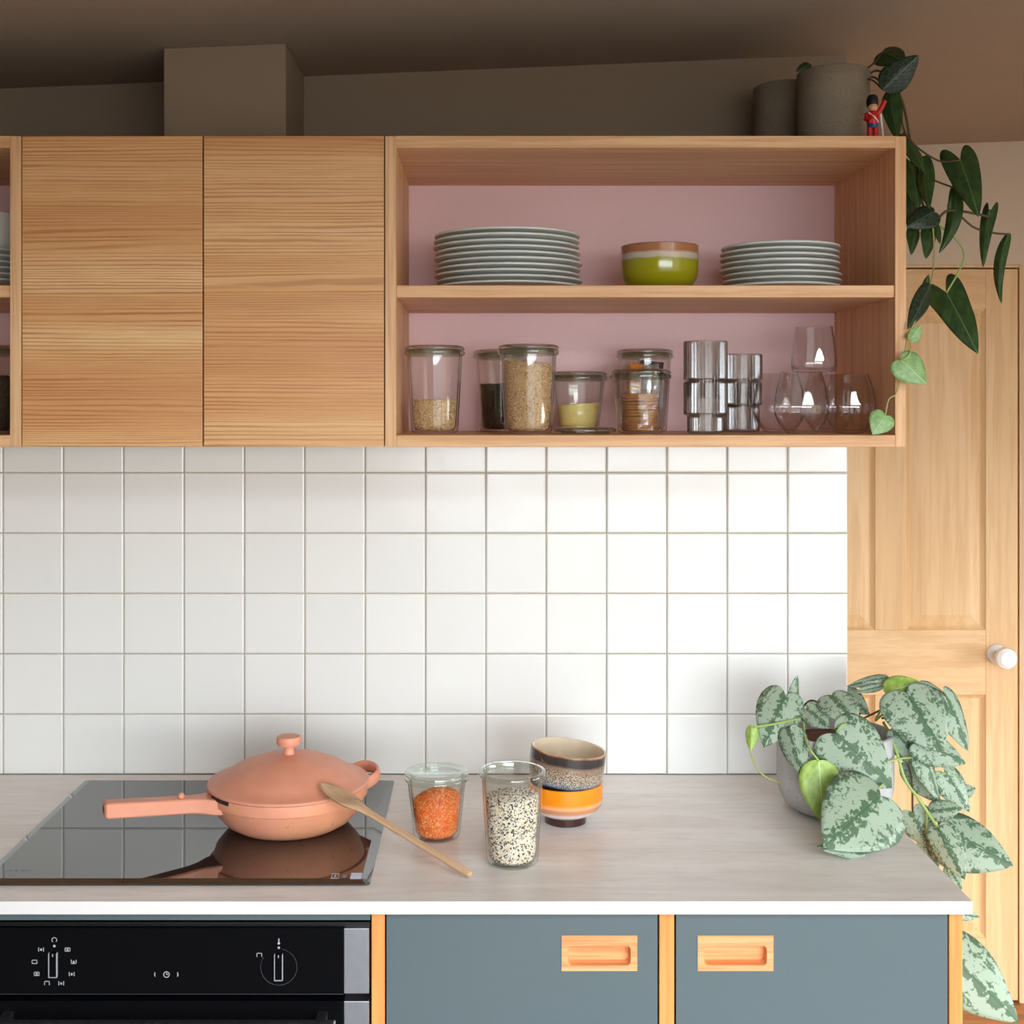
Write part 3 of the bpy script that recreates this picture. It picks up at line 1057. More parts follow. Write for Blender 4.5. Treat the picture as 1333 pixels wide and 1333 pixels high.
hs = Vector((-hd.y, hd.x, 0))


def hp(r, s, z):
    return PC + hd * r + hs * s + Vector((0, 0, z))


m = MB()
rows = []
for r, hw, z0_, z1_ in ((.118, .030, .040, .066), (.136, .026, .041, .0665), (.150, .018, .043, .068), (.170, .0145, .046, .070), (.24, .0145, .052, .0765), (.303, .0145, .058, .083), (.308, .013, .0605, .0815)):
    rows.append([hp(r, -hw, z0_), hp(r, hw, z0_), hp(r, hw, z1_), hp(r, -hw, z1_)])
vs = [p for rw in rows for p in rw]
fs = []
for i in range(len(rows) - 1):
    for j in range(4):
        a, b = i * 4 + j, i * 4 + (j + 1) % 4
        fs.append((a, b, b + 4, a + 4))
fs += [(3, 2, 1, 0), tuple(range(len(vs) - 4, len(vs)))]
m.add(vs, fs)
hnd = m.build('handle', 'terra', pan, smooth=True, bevel=.003, angle=30)
m = MB()
q = hp(.3302, 0, .073)
m.sweep([hp(.3076, 0, .071), hp(.3085, 0, .071)], (.0032, .0065), 16)
m.build('hole_shade', 'gap', hnd)  # flat dark disc in place of the shaded hole
MB().ball(hp(.185, .004, .0755), (.0055, .0055, .005)).build('spoon_peg', 'terra', hnd, smooth=True)
# helper loop handle opposite
la = math.radians(30)
ld = Vector((math.cos(la), math.sin(la), 0))
ls = Vector((-ld.y, ld.x, 0))
pts = [PC + ld * r + ls * s + Vector((0, 0, z)) for r, s, z in ((.122, -.040, .058), (.136, -.039, .062), (.150, -.033, .067), (.158, -.018, .070), (.160, 0, .071), (.158, .018, .070), (.150, .033, .067), (.136, .039, .062), (.122, .040, .058))]
MB().sweep(catmull(pts, 5), (.0050, .0105), 12).build('loop_handle', 'terra', pan, smooth=True, angle=60)
# dark strip painted as the shaded gap of the pouring spout, beside handle
sa = math.radians(222)
m = MB()
pp = []
for i in range(7):
    a = sa + math.radians(-11 + 22 * i / 6)
    pp.append(PC + Vector((math.cos(a) * .1345, math.sin(a) * .1345, RZ - .003)))
m.sweep(pp, (.0022, .0035), 8)
m.build('spout_shade', 'spout_dark', pan)

# wooden spoon leaning on the pan
sp0, sp1 = Vector((-.2640, -.398, 1.0035)), Vector((-.0180, -.536, .9062))
ax = (sp1 - sp0)
LS = ax.length
axn = ax.normalized()
side = axn.cross(Vector((0, 0, 1))).normalized()
upv = side.cross(axn).normalized()
m = MB()
vs, fs = [], []
prof = [(0, .003, .0015), (.008, .013, .003), (.02, .0195, .0045), (.04, .0235, .0055), (.058, .0225, .006), (.074, .016, .006), (.088, .0095, .0055), (.105, .0075, .0052), (.16, .0068, .0052), (.24, .0064, .0054), (LS - .006, .0062, .0056), (LS - .001, .005, .0045), (LS, .002, .002)]
SEG = 16
for (s, hw, th) in prof:
    dish = .0045 * max(0, 1 - abs(s - .038) / .038)
    for k in range(SEG):
        a = 2 * math.pi * k / SEG
        cz_ = math.sin(a) * th
        if cz_ > 0:
            cz_ -= dish * 1.5 * (1 - abs(math.cos(a)) ** 3)
        cz_ += dish * 1.2 * abs(math.cos(a)) ** 2 - dish
        vs.append(Vector((s, math.cos(a) * hw, cz_)))
for i in range(len(prof) - 1):
    for k in range(SEG):
        k2 = (k + 1) % SEG
        fs.append((i * SEG + k, i * SEG + k2, (i + 1) * SEG + k2, (i + 1) * SEG + k))
fs += [tuple(reversed(range(SEG))), tuple(range(len(vs) - SEG, len(vs)))]
m.add(vs, fs)
so = m.build('wooden_spoon', 'spoon', None, smooth=True, angle=60)
mt = Matrix((axn, side * -1, upv)).transposed().to_4x4()
mt.translation = sp0
so.matrix_world = mt
tag(so, 'wooden spoon leaning from the terracotta pan lid onto the worktop', 'spoon')


# ================================================================== JARS
def jar_profile(h, rb, rt, rim):
    out = [(0, 0), (rb - .009, 0), (rb - .003, .0015), (rb - .0006, .005), (rb, .010), (rt, h - .0105), (rt + .0012, h - .0090), (rim - .001, h - .0078), (rim, h - .006), (rim, h - .002), (rim - .0015, h)]
    inn = [(rt - .002, h), (rt - .0032, h - .003), (rt - .0034, h - .010), (rb - .0035, .012), (rb - .008, .0055), (0, .005)]
    pr = support(out + inn)
    return pr, [1 if min(a[1], b[1]) > h - .0103 else 0 for a, b in zip(pr, pr[1:])]


def lid_profile(rim, rt):
    pr = [(0, .0015), (rt - .006, .0015), (rt - .005, -.0035), (rt - .0045, 0), (rim - .001, 0), (rim, .0015), (rim - .001, .005), (rim - .006, .0075), (rim - .011, .0065), (rim - .014, .0045), (0, .0045)]
    return pr, [0] + [1] * 8 + [0]


def support(pr, mn=.012, e=.0025):
    """holding loops so that smooth shading keeps long walls straight"""
    out = [pr[0]]
    for a, b in zip(pr, pr[1:]):
        L = math.hypot(b[0] - a[0], b[1] - a[1])
        if L > mn:
            for f in (e / L, 1 - e / L):
                out.append((a[0] + (b[0] - a[0]) * f, a[1] + (b[1] - a[1]) * f))
        out.append(b)
    return out


KINDS = {'tall': (.145, .0415, .0485, .0530), 'short': (.1035, .0395, .0485, .0535)}


def make_jar(loc, kind, label, lid=True, g='glass', group='preserving jars'):
    h, rb, rt, rim = KINDS[kind]
    t = thing('glass_jar', label, 'jar', loc, group)
    gr = 'glassrim' if g == 'glass' else 'glassrimg'
    pr, mi = jar_profile(h, rb, rt, rim)
    MB().lathe(pr, 56, mis=mi).build('glass_body', [g, gr], t, smooth=True, world=False, angle=60)
    if lid:
        pr, mi = lid_profile(rim, rt)
        MB().lathe([(r, z + h + .0008) for r, z in pr], 56, mis=mi).build('lid', [g, gr], t, smooth=True, world=False, angle=50)
    return t


def inner_r(kind, z):
    h, rb, rt, rim = KINDS[kind]
    return (rb - .0035) + (rt - rb) * max(0, min(1, (z - .010) / (h - .030))) - .0012


def fill_surface(kind, level, tilt=(0, 0), mound=0.0, n=10):
    prof = [(0, .0062), (KINDS[kind][1] - .011, .0065), (inner_r(kind, .01) - .0015, .0105)]
    for i in range(1, n + 1):
        z = .0105 + (level - .0105) * i / n
        prof.append((inner_r(kind, z), z))
    re = inner_r(kind, level)
    for i in range(1, 6):
        f = 1 - i / 5
        prof.append((re * f, level + mound * (1 - f * f)))
    return prof


def make_fill(name, label, loc, kind, level, mat, size, count, tilt=(0, 0), mound=0.0, aspect=(1, 1, 1), core='seedcore', seed=1, bump=0.0):
    """heap of grains inside a jar: a core plus real grains over its whole surface, one object"""
    m = MB()
    m.lathe(fill_surface(kind, level, tilt, mound), 40)
    V = np.array(m.v)

    def tl(a):
        f = np.clip(a[:, 2] / level, 0, 1) ** 2
        a[:, 2] += f * (a[:, 0] * tilt[0] + a[:, 1] * tilt[1])
        return a
    V = tl(V)
    shrink = size * .55
    Vc = V.copy()
    rr = np.hypot(V[:, 0], V[:, 1])
    sc = np.where(rr > 1e-6, (rr - shrink).clip(0) / np.maximum(rr, 1e-6), 1)
    Vc[:, 0] *= sc
    Vc[:, 1] *= sc
    faces = list(m.f)
    verts = Vc.tolist()
    vals = [0.5] * len(verts)
    rng = np.random.default_rng(seed)
    for i in range(len(verts)):
        vals[i] = 0.2
    if count:
        # sample points over the surface by area
        tri = []
        for f in m.f:
            tri.append((f[0], f[1], f[2]))
            if len(f) == 4:
                tri.append((f[0], f[2], f[3]))
        tri = np.array(tri)
        A, B, C_ = V[tri[:, 0]], V[tri[:, 1]], V[tri[:, 2]]
        ar = np.linalg.norm(np.cross(B - A, C_ - A), axis=1)
        idx = rng.choice(len(tri), count, p=ar / ar.sum())
        u1, u2 = rng.random(count), rng.random(count)
        fl_ = u1 + u2 > 1
        u1[fl_], u2[fl_] = 1 - u1[fl_], 1 - u2[fl_]
        pts = A[idx] + (B - A)[idx] * u1[:, None] + (C_ - A)[idx] * u2[:, None]
        rr = np.hypot(pts[:, 0], pts[:, 1])
        sc = np.where(rr > 1e-6, (rr - shrink * .8).clip(0) / np.maximum(rr, 1e-6), 1)
        pts[:, :2] *= sc[:, None]
        octv = np.array([(1, 0, 0), (-1, 0, 0), (0, 1, 0), (0, -1, 0), (0, 0, 1), (0, 0, -1)], float) * np.array(aspect) * size * .5
        octf = [(0, 2, 4), (2, 1, 4), (1, 3, 4), (3, 0, 4), (2, 0, 5), (1, 2, 5), (3, 1, 5), (0, 3, 5)]
        qs = rng.normal(size=(count, 4))
        qs /= np.linalg.norm(qs, axis=1)[:, None]
        w_, x_, y_, z_ = qs.T
        R = np.stack([np.stack([1 - 2 * (y_ * y_ + z_ * z_), 2 * (x_ * y_ - z_ * w_), 2 * (x_ * z_ + y_ * w_)], 1),
                      np.stack([2 * (x_ * y_ + z_ * w_), 1 - 2 * (x_ * x_ + z_ * z_), 2 * (y_ * z_ - x_ * w_)], 1),
                      np.stack([2 * (x_ * z_ - y_ * w_), 2 * (y_ * z_ + x_ * w_), 1 - 2 * (x_ * x_ + y_ * y_)], 1)], 1)
        gv = np.einsum('nij,kj->nki', R, octv) * rng.uniform(.8, 1.15, (count, 1, 1)) + pts[:, None, :]
        b0 = len(verts)
        verts += gv.reshape(-1, 3).tolist()
        rv = rng.random(count)
        vals += np.repeat(rv, 6).tolist()
        for i in range(count):
            o_ = b0 + i * 6
            faces += [(a + o_, b + o_, c_ + o_) for a, b, c_ in octf]
    me = bpy.data.meshes.new(name)
    me.from_pydata(verts, [], faces)
    at = me.attributes.new('rnd', 'FLOAT', 'POINT')
    at.data.foreach_set('value', vals)
    me.materials.append(M[mat])
    me.polygons.foreach_set('use_smooth', [True] * len(me.polygons))
    me.update()
    o = bpy.data.objects.new(name, me)
    COL.objects.link(o)
    o.location = loc
    tag(o, label, 'food')
    o['kind'] = 'stuff'
    return o


SZ = 1.5712
jl = (-.0776, -.350, WT + .0003)
make_jar(jl, 'short', 'lidded glass jar of red lentils standing beside the wooden spoon', g='glassgreen', group='jars on the worktop')
make_fill('red_lentils', 'orange split red lentils filling a lidded jar on the worktop', jl, 'short', .062, 'lentil', .0046, 4600, tilt=(.12, .15), mound=.016, aspect=(1, 1, .55), seed=3)
jq = (.046, -.465, WT + .0003)
make_jar(jq, 'tall', 'open tall glass jar of speckled quinoa on the worktop', lid=False, g='glassgreen', group='jars on the worktop')
make_fill('mixed_quinoa', 'cream and black mixed quinoa filling the open jar', jq, 'tall', .105, 'quinoa', .0046, 7500, tilt=(.05, .0), mound=.006, aspect=(1, .8, .6), seed=4)

j1 = (-.085, -.245, SZ)
make_jar(j1, 'tall', 'tall lidded jar with pale seeds in its lower third, against cabinet side', group='jars on the shelf')
make_fill('pale_seeds', 'pale seeds in the lower third of a tall jar', j1, 'tall', .058, 'seed', .0050, 2200, aspect=(1, .5, .4), seed=5)
j2 = (.034, -.095, SZ)
make_jar(j2, 'tall', 'tall lidded jar of dark dried leaves behind jar of oats', group='jars on the shelf')
make_fill('dark_tea', 'dark dried leaves in jar behind the oat jar', j2, 'tall', .088, 'darkseed', .0055, 1800, aspect=(1, .5, .4), seed=6)
j3 = (.078, -.280, SZ)
make_jar(j3, 'tall', 'tall lidded jar filled nearly to the top with brown grains', group='jars on the shelf')
make_fill('oat_grains', 'brown oat-like grains filling a tall shelf jar', j3, 'tall', .122, 'oats', .0050, 4600, tilt=(-.08, 0), mound=.003, aspect=(1, .5, .4), seed=7)
j4 = (.176, -.120, SZ)
make_jar(j4, 'short', 'short lidded jar half filled with yellow flour', group='jars on the shelf')
make_fill('yellow_flour', 'yellow flour half filling a short jar', j4, 'short', .052, 'yellow', .001, 0, tilt=(.06, 0), seed=8)
j5 = (.275, -.255, SZ)
make_jar(j5, 'short', 'short lidded jar holding stacked wrapped crackers', group='jars on the shelf')
j6 = (.301, -.110, SZ)
make_jar(j6, 'tall', 'tall lidded jar with foil packets behind the cracker jar', group='jars on the shelf')
pr, mi = lid_profile(.053, .047)
ll = MB().lathe([(r, z + .0035) for r, z in pr], 56, mis=mi)
ll = ll.build('glass_cover', ['glassgreen', 'glassrim'], None, smooth=True, angle=50)
ll.location = (.1755, -.288, SZ + .0005)
tag(ll, 'loose glass jar lid lying flat on shelf before the flour jar', 'lid')
# crackers
random.seed(11)
cr0 = None
for i in range(13):
    zc = SZ + .0062 + i * .0050
    if cr0 is None:
        cr0 = MB().lathe([(0, -.0018), (.0300, -.0018), (.0315, 0), (.0300, .0018), (0, .0018)], 28).build('cracker', 'cracker', None, smooth=True)
        o = cr0
    else:
        o = cr0.copy()
        COL.objects.link(o)
    o.location = (j5[0] + random.uniform(-.0025, .0025), j5[1] + random.uniform(-.002, .002), zc + .002)
    o.rotation_euler = (random.uniform(-.03, .03), random.uniform(-.03, .03), random.uniform(0, 3))
    tag(o, 'round golden cracker in the wrapped stack inside short jar', 'cracker', 'crackers stacked in a jar')
m = MB()
vs, fs = [], []
for i in range(9):
    z = .007 + .070 * i / 8
    for k in range(24):
        a = 2 * math.pi * k / 24
        r = .0336 + .0010 * math.sin(5 * a + i) + random.uniform(-.0007, .0007)
        if i == 8:
            r *= .75
        vs.append((r * math.cos(a), r * math.sin(a), z + random.uniform(-.001, .001)))
for i in range(8):
    for k in range(24):
        k2 = (k + 1) % 24
        fs.append((i * 24 + k, i * 24 + k2, (i + 1) * 24 + k2, (i + 1) * 24 + k))
m.add(vs, fs)
o = m.build('cellophane_wrap', 'cello', None)
o.location = j5
tag(o, 'crumpled clear wrap around crackers in short jar', 'wrapper')


def packet(loc, w_, h_, d_, rot, mat, label, seed):
    random.seed(seed)
    m = MB()
    nx, nz = 9, 7
    vs, fs = [], []
    for sgn in (1, -1):
        for i in range(nz):
            for j in range(nx):
                a, b = j / (nx - 1) * 2 - 1, i / (nz - 1) * 2 - 1
                t = (1 - a ** 4) * (1 - b ** 4)
                jit = random.uniform(-.0012, .0012)
                vs.append((a * w_ / 2, sgn * (d_ / 2 * t + .0003) + jit * t, b * h_ / 2))
    for s in range(2):
        for i in range(nz - 1):
            for j in range(nx - 1):
                q = s * nx * nz + i * nx + j
                f = (q, q + 1, q + nx + 1, q + nx)
                fs.append(f if s else tuple(reversed(f)))
    m.add(vs, fs)
    o = m.build('food_packet', mat, None)
    o.location = loc
    o.rotation_euler = rot
    return tag(o, label, 'packet')


packet((j6[0] - .018, j6[1] - .012, SZ + .085), .034, .085, .012, (.08, .15, .25), 'packet', 'orange wrapped packet inside tall jar behind crackers', 1)
packet((j6[0] + .010, j6[1] - .020, SZ + .084), .036, .080, .010, (-.05, -.12, -.15), 'foil', 'silver foil packet inside tall jar behind crackers', 2)
packet((j6[0] + .008, j6[1] + .010, SZ + .090), .050, .085, .014, (.05, .1, .1), 'film', 'dark packet inside tall jar behind crackers', 3)


# smoked ribbed cups, two stacks
def cup_profile(rw, rn, hf, h, tk=.0018):
    pr = [(0, 0), (rn - .004, 0), (rn - .001, .0015), (rn, .004), (rn, hf - .003), (rn + .0015, hf), (rw - .001, hf + .0005), (rw, hf + .003), (rw, h - .002), (rw - tk / 2, h)]
    rb = [0, 0, 0, .0013, .0013, 0, 0, .0015, .0015, 0]
    inn = [(rw - tk, h - .001), (rw - tk, hf + .004), (rn - tk, hf + .002), (rn - tk, .005), (0, .004)]
    return pr + inn, rb + [0] * len(inn)


def cup(loc, rw, rn, hf, h, label):
    p0, r0 = cup_profile(rw, rn, hf, h)
    pr, rb = [p0[0]], [r0[0]]
    for (a, ra), (b, rb_) in zip(zip(p0, r0), zip(p0[1:], r0[1:])):
        L = math.hypot(b[0] - a[0], b[1] - a[1])
        if L > .012:
            for f in (.002 / L, 1 - .002 / L):
                pr.append((a[0] + (b[0] - a[0]) * f, a[1] + (b[1] - a[1]) * f))
                rb.append(ra if ra == rb_ else 0)
        pr.append(b)
        rb.append(rb_)
    o = MB().lathe(pr, 216, rib=(rb, 36)).build('ribbed_cup', 'smoke', None, smooth=True, angle=50)
    o.location = loc
    return tag(o, label, 'cup', 'smoked ribbed cups')


cA, cB = (.387, -.262), (.476, -.130)
cup((cA[0], cA[1], SZ), .0365, .0305, .032, .0905, 'smoked grey ribbed cup, lower of the taller stack')
cup((cA[0], cA[1], SZ + .0905 - .0285), .0365, .0305, .030, .0990, 'smoked grey ribbed cup, upper of the taller stack')
cup((cB[0], cB[1], SZ), .0365, .0330, .049, .0925, 'smoked grey ribbed cup, lower of the shorter stack by wine glasses')
cup((cB[0], cB[1], SZ + .0925 - .0455), .0375, .0325, .047, .0970, 'smoked grey ribbed cup, upper of the shorter stack by wine glasses')


# stemless glasses
def tumbler(loc, s, h, label, rim=.034, low=False):
    o_ = [(0, 0), (.022, 0), (.028, .002), (.040, .020), (.0465, .036), (.0470, .048), (.043, .075), (rim, h)]
    i_ = [(rim - .0012, h), (.0418, .075), (.0457, .048), (.0452, .036), (.0388, .021), (.027, .006), (0, .0045)]
    if low:
        o_ = [(0, 0), (.030, 0), (.038, .003), (.0405, .012), (.0405, .018), (.037, .050), (.0325, .082)]
        i_ = [(.0313, .082), (.0358, .050), (.0393, .018), (.0385, .012), (.034, .006), (0, .005)]
    o = MB().lathe(support([(r * s, z) for r, z in o_ + i_]), 56).build('stemless_glass', 'wineglass', None, smooth=True, angle=70)
    o.location = loc
    return tag(o, label, 'glass', 'stemless wine glasses')


GL = 'clear stemless wine glass standing on shelf beside smoked cups'
GA = (.548, -.285)
GB = (.640, -.255)
tumbler((GA[0], GA[1], SZ), 1, .107, GL)
tumbler((GB[0], GB[1], SZ), .95, .103, GL)
tumbler((.535, -.180, SZ), 1, .107, GL)
tumbler((.632, -.150, SZ), 1, .107, GL)
tumbler((.588, -.215, SZ + .1075), 1, .082, 'clear stemless glass perched on the rims of other stemless glasses', low=True)

# ================================================================== PLATES, BOWLS
random.seed(3)


def plate_mesh(R, h):
    pr = [(0, .002), (R * .52, .002), (R * .54, 0), (R * .58, 0), (R * .60, .0025), (R * .80, h * .48), (R - .003, h - .0040), (R - .0005, h - .0034), (R, h - .0016), (R - .0012, h), (R - .005, h - .0006), (R * .78, h * .48 + .0030), (R * .58, .0060), (0, .0055)]
    return MB().lathe(pr, 72)


def plate_stack(x, y, z, R, h, n, step, label, group):
    o0 = None
    for i in range(n):
        if o0 is None:
            o0 = plate_mesh(R, h).build('plate', 'plate', None, smooth=True, angle=50)
            o = o0
        else:
            o = o0.copy()
            COL.objects.link(o)
        o.location = (x + random.uniform(-.0035, .0035) - (i * .0004), y + random.uniform(-.002, .002), z + i * step)
        o.rotation_euler = (0, 0, random.random() * 6)
        tag(o, label, 'plate', group)


PZ = 1.8206
plate_stack(.047, -.190, PZ, .131, .0128, 10, .0101, 'white dinner plate in the tall stack of ten', 'stack of ten dinner plates')
plate_stack(.531, -.205, PZ, .1045, .0118, 8, .0100, 'white side plate in the stack of eight right of olive bowl', 'stack of eight side plates')
plate_stack(-.935, -.200, PZ, .120, .021, 6, .0105, 'white plate in the stack under a white bowl', 'plates under the white bowl')


def bowl_profile(R, h, rf, hf, belly=1.0, tk=.004):
    o_ = [(0, .002), (rf - .006, .002), (rf - .004, 0), (rf, 0), (rf + .001, hf), (rf + .006, hf + .0015), (R * .76, hf + h * .075), (R * .88, hf + h * .15), (R * .955, hf + h * .25), (R * .99, hf + h * .40), (R, h * .7), (R, h * .85), (R, h - .001), (R - tk / 2, h)]
    i_ = [(R - tk, h - .001), (R - tk, h * .6), (R * .95 - tk, hf + h * .32), (R * .80 - tk, hf + h * .16), (rf * .8, hf + .006), (0, hf + .005)]
    return o_ + i_, [0] * (len(o_) - 1) + [1] * len(i_)


def bowl(name, label, loc, R, h, rf, hf, mats, rot=(0, 0, 0), group=None):
    pr, mi = bowl_profile(R, h, rf, hf)
    o = MB().lathe(pr, 72, mis=mi).build(name, mats, None, smooth=True, angle=60)
    o.location, o.rotation_euler = loc, rot
    return tag(o, label, 'bowl', group)


bowl('glazed_bowl', 'olive green glazed bowl with brown rim between the plate stacks', (.315, -.205, PZ), .0690, .084, .036, .004, ['bowl_green', 'bowl_cream'])
bowl('white_bowl', 'white bowl standing on a plate stack in the left cabinet', (-.935, -.200, PZ + 5 * .0105 + .0075), .116, .078, .06, .004, ['plate', 'plate'])
bb = (.1425, -.270, WT + .0003)
bowl('glazed_bowl', 'orange glazed bowl with dark foot under the speckled bowl', bb, .0650, .070, .036, .0130, ['bowl_orange', 'bowl_cream'])
bowl('glazed_bowl', 'speckled brown and grey glazed bowl tilted on top of orange bowl', (bb[0] - .0035, bb[1], WT + .0450), .0655, .083, .036, .0110, ['bowl_speck', 'bowl_cream'], rot=(0, math.radians(6.5), 0))
jd = (-.965, -.22, SZ)
make_jar(jd, 'short', 'lidded jar of dark spice on the left cabinet floor', group='jars in the left cabinet')
make_fill('dark_spice', 'dark spice filling the jar in the left cabinet', jd, 'short', .08, 'darkseed', .004, 900, aspect=(1, .5, .4), seed=9)
jd2 = (-.860, -.24, SZ)
make_jar(jd2, 'tall', 'tall jar of black beans beside the closed cabinet, behind its side panel', group='jars in the left cabinet')
make_fill('black_beans', 'black beans filling a tall jar in left cabinet', jd2, 'tall', .1, 'darkseed', .006, 900, aspect=(1, .6, .5), seed=10)

# ================================================================== PLANTS
HEART = [(0, .0), (.07, -.075), (.19, -.125), (.32, -.10), (.43, -.01), (.49, .12), (.50, .27), (.455, .44), (.37, .60), (.25, .76), (.11, .91), (0, 1.0)]
ARROW = [(0, .0), (.10, -.14), (.24, -.26), (.38, -.27), (.48, -.16), (.49, .02), (.44, .22), (.38, .42), (.30, .60), (.20, .77), (.09, .91), (0, 1.0)]
LANCE = [(0, .0), (.10, -.01), (.25, .02), (.38, .09), (.47, .20), (.50, .33), (.47, .47), (.39, .62), (.28, .76), (.17, .88), (.07, .96), (0, 1.0)]
lrng = random.Random(21)


def leaf(parent, b, t, wpx, mat, nrm=(0, -1, .45), fold=.25, curl=.25, wave=.02, shape=HEART, side=0.0):
    """a leaf blade spread from its petiole point b to its tip t (photo pixel, pixel, depth)"""
    p0, p1 = P(*b), P(*t)
    axis = p1 - p0
    L = axis.length
    a = axis / L
    n = Vector(nrm).normalized()
    n = (n - a * n.dot(a)).normalized()
    s = a.cross(n)
    W = wpx / F * (D + (b[2] + t[2]) / 2)
    cols = 4
    m = MB()
    vs, uv = [], []
    idx = {}
    ph = lrng.uniform(0, 6)

    def put(lx, ly, key):
        if key in idx:
            return idx[key]
        latn = lx * 2
        zz = -fold * abs(lx) * W - curl * L * (ly - .5) ** 2 + curl * L * .25 + wave * L * math.sin(ly * 7 + ph + (2 if lx > 0 else 0)) * abs(latn)
        bend = side * L * (ly - ly * ly)
        p = p0 + a * (ly * L) + s * (lx * W + bend) + n * zz
        idx[key] = len(vs)
        vs.append(p)
        uv.append((.5 + lx, ly))
        return idx[key]
    fs = []
    # finer outline by midpoint interpolation
    out = []
    cm = catmull([Vector((x, y, 0)) for x, y in shape], 2)
    out = [(max(0, q.x), q.y) for q in cm]
    out[0], out[-1] = (0, 0), (0, 1)
    for sg in (1, -1):
        for i in range(len(out) - 1):
            for c_ in range(cols):
                quad = []
                for (ii, cc) in ((i, c_), (i, c_ + 1), (i + 1, c_ + 1), (i + 1, c_)):
                    ox, oy = out[ii]
                    my = min(max(0, oy), 1)
                    f = cc / cols
                    lx, ly = ox * f * sg, my + (oy - my) * f
                    quad.append(put(lx, ly, (round(lx, 5), round(ly, 5))))
                qq = []
                for v in quad:
                    if v not in qq:
                        qq.append(v)
                if len(qq) > 2:
                    fs.append(tuple(qq if sg > 0 else reversed(qq)))
    m.add(vs, fs)
    m.uv = uv
    o = m.build('leaf', mat, parent, smooth=True, angle=180)
    sd = o.modifiers.new('thickness', 'SOLIDIFY')
    sd.thickness = .0006
    sd.offset = 0
    return o


def stem(parent, pts, r, mat, name='stem'):
    pp = catmull([P(*p) for p in pts], 6)
    return MB().sweep(pp, (r, r), 8).build(name, mat, parent, smooth=True, angle=180)


def pot_profile(R, h, rb, tk=.008, cor=.03):
    o_ = [(0, 0), (rb - .006, 0), (rb, .002)]
    for i in range(1, 7):
        f = i / 6
        o_.append((rb + (R - rb) * math.sin(f * math.pi / 2), .002 + cor * (1 - math.cos(f * math.pi / 2)) * 1.2))
    o_ += [(R, h - .002), (R - .002, h), (R - tk + .001, h), (R - tk, h - .003), (R - tk, h - .03), (R - tk - .004, h * .5), (0, h * .5)]
    return o_


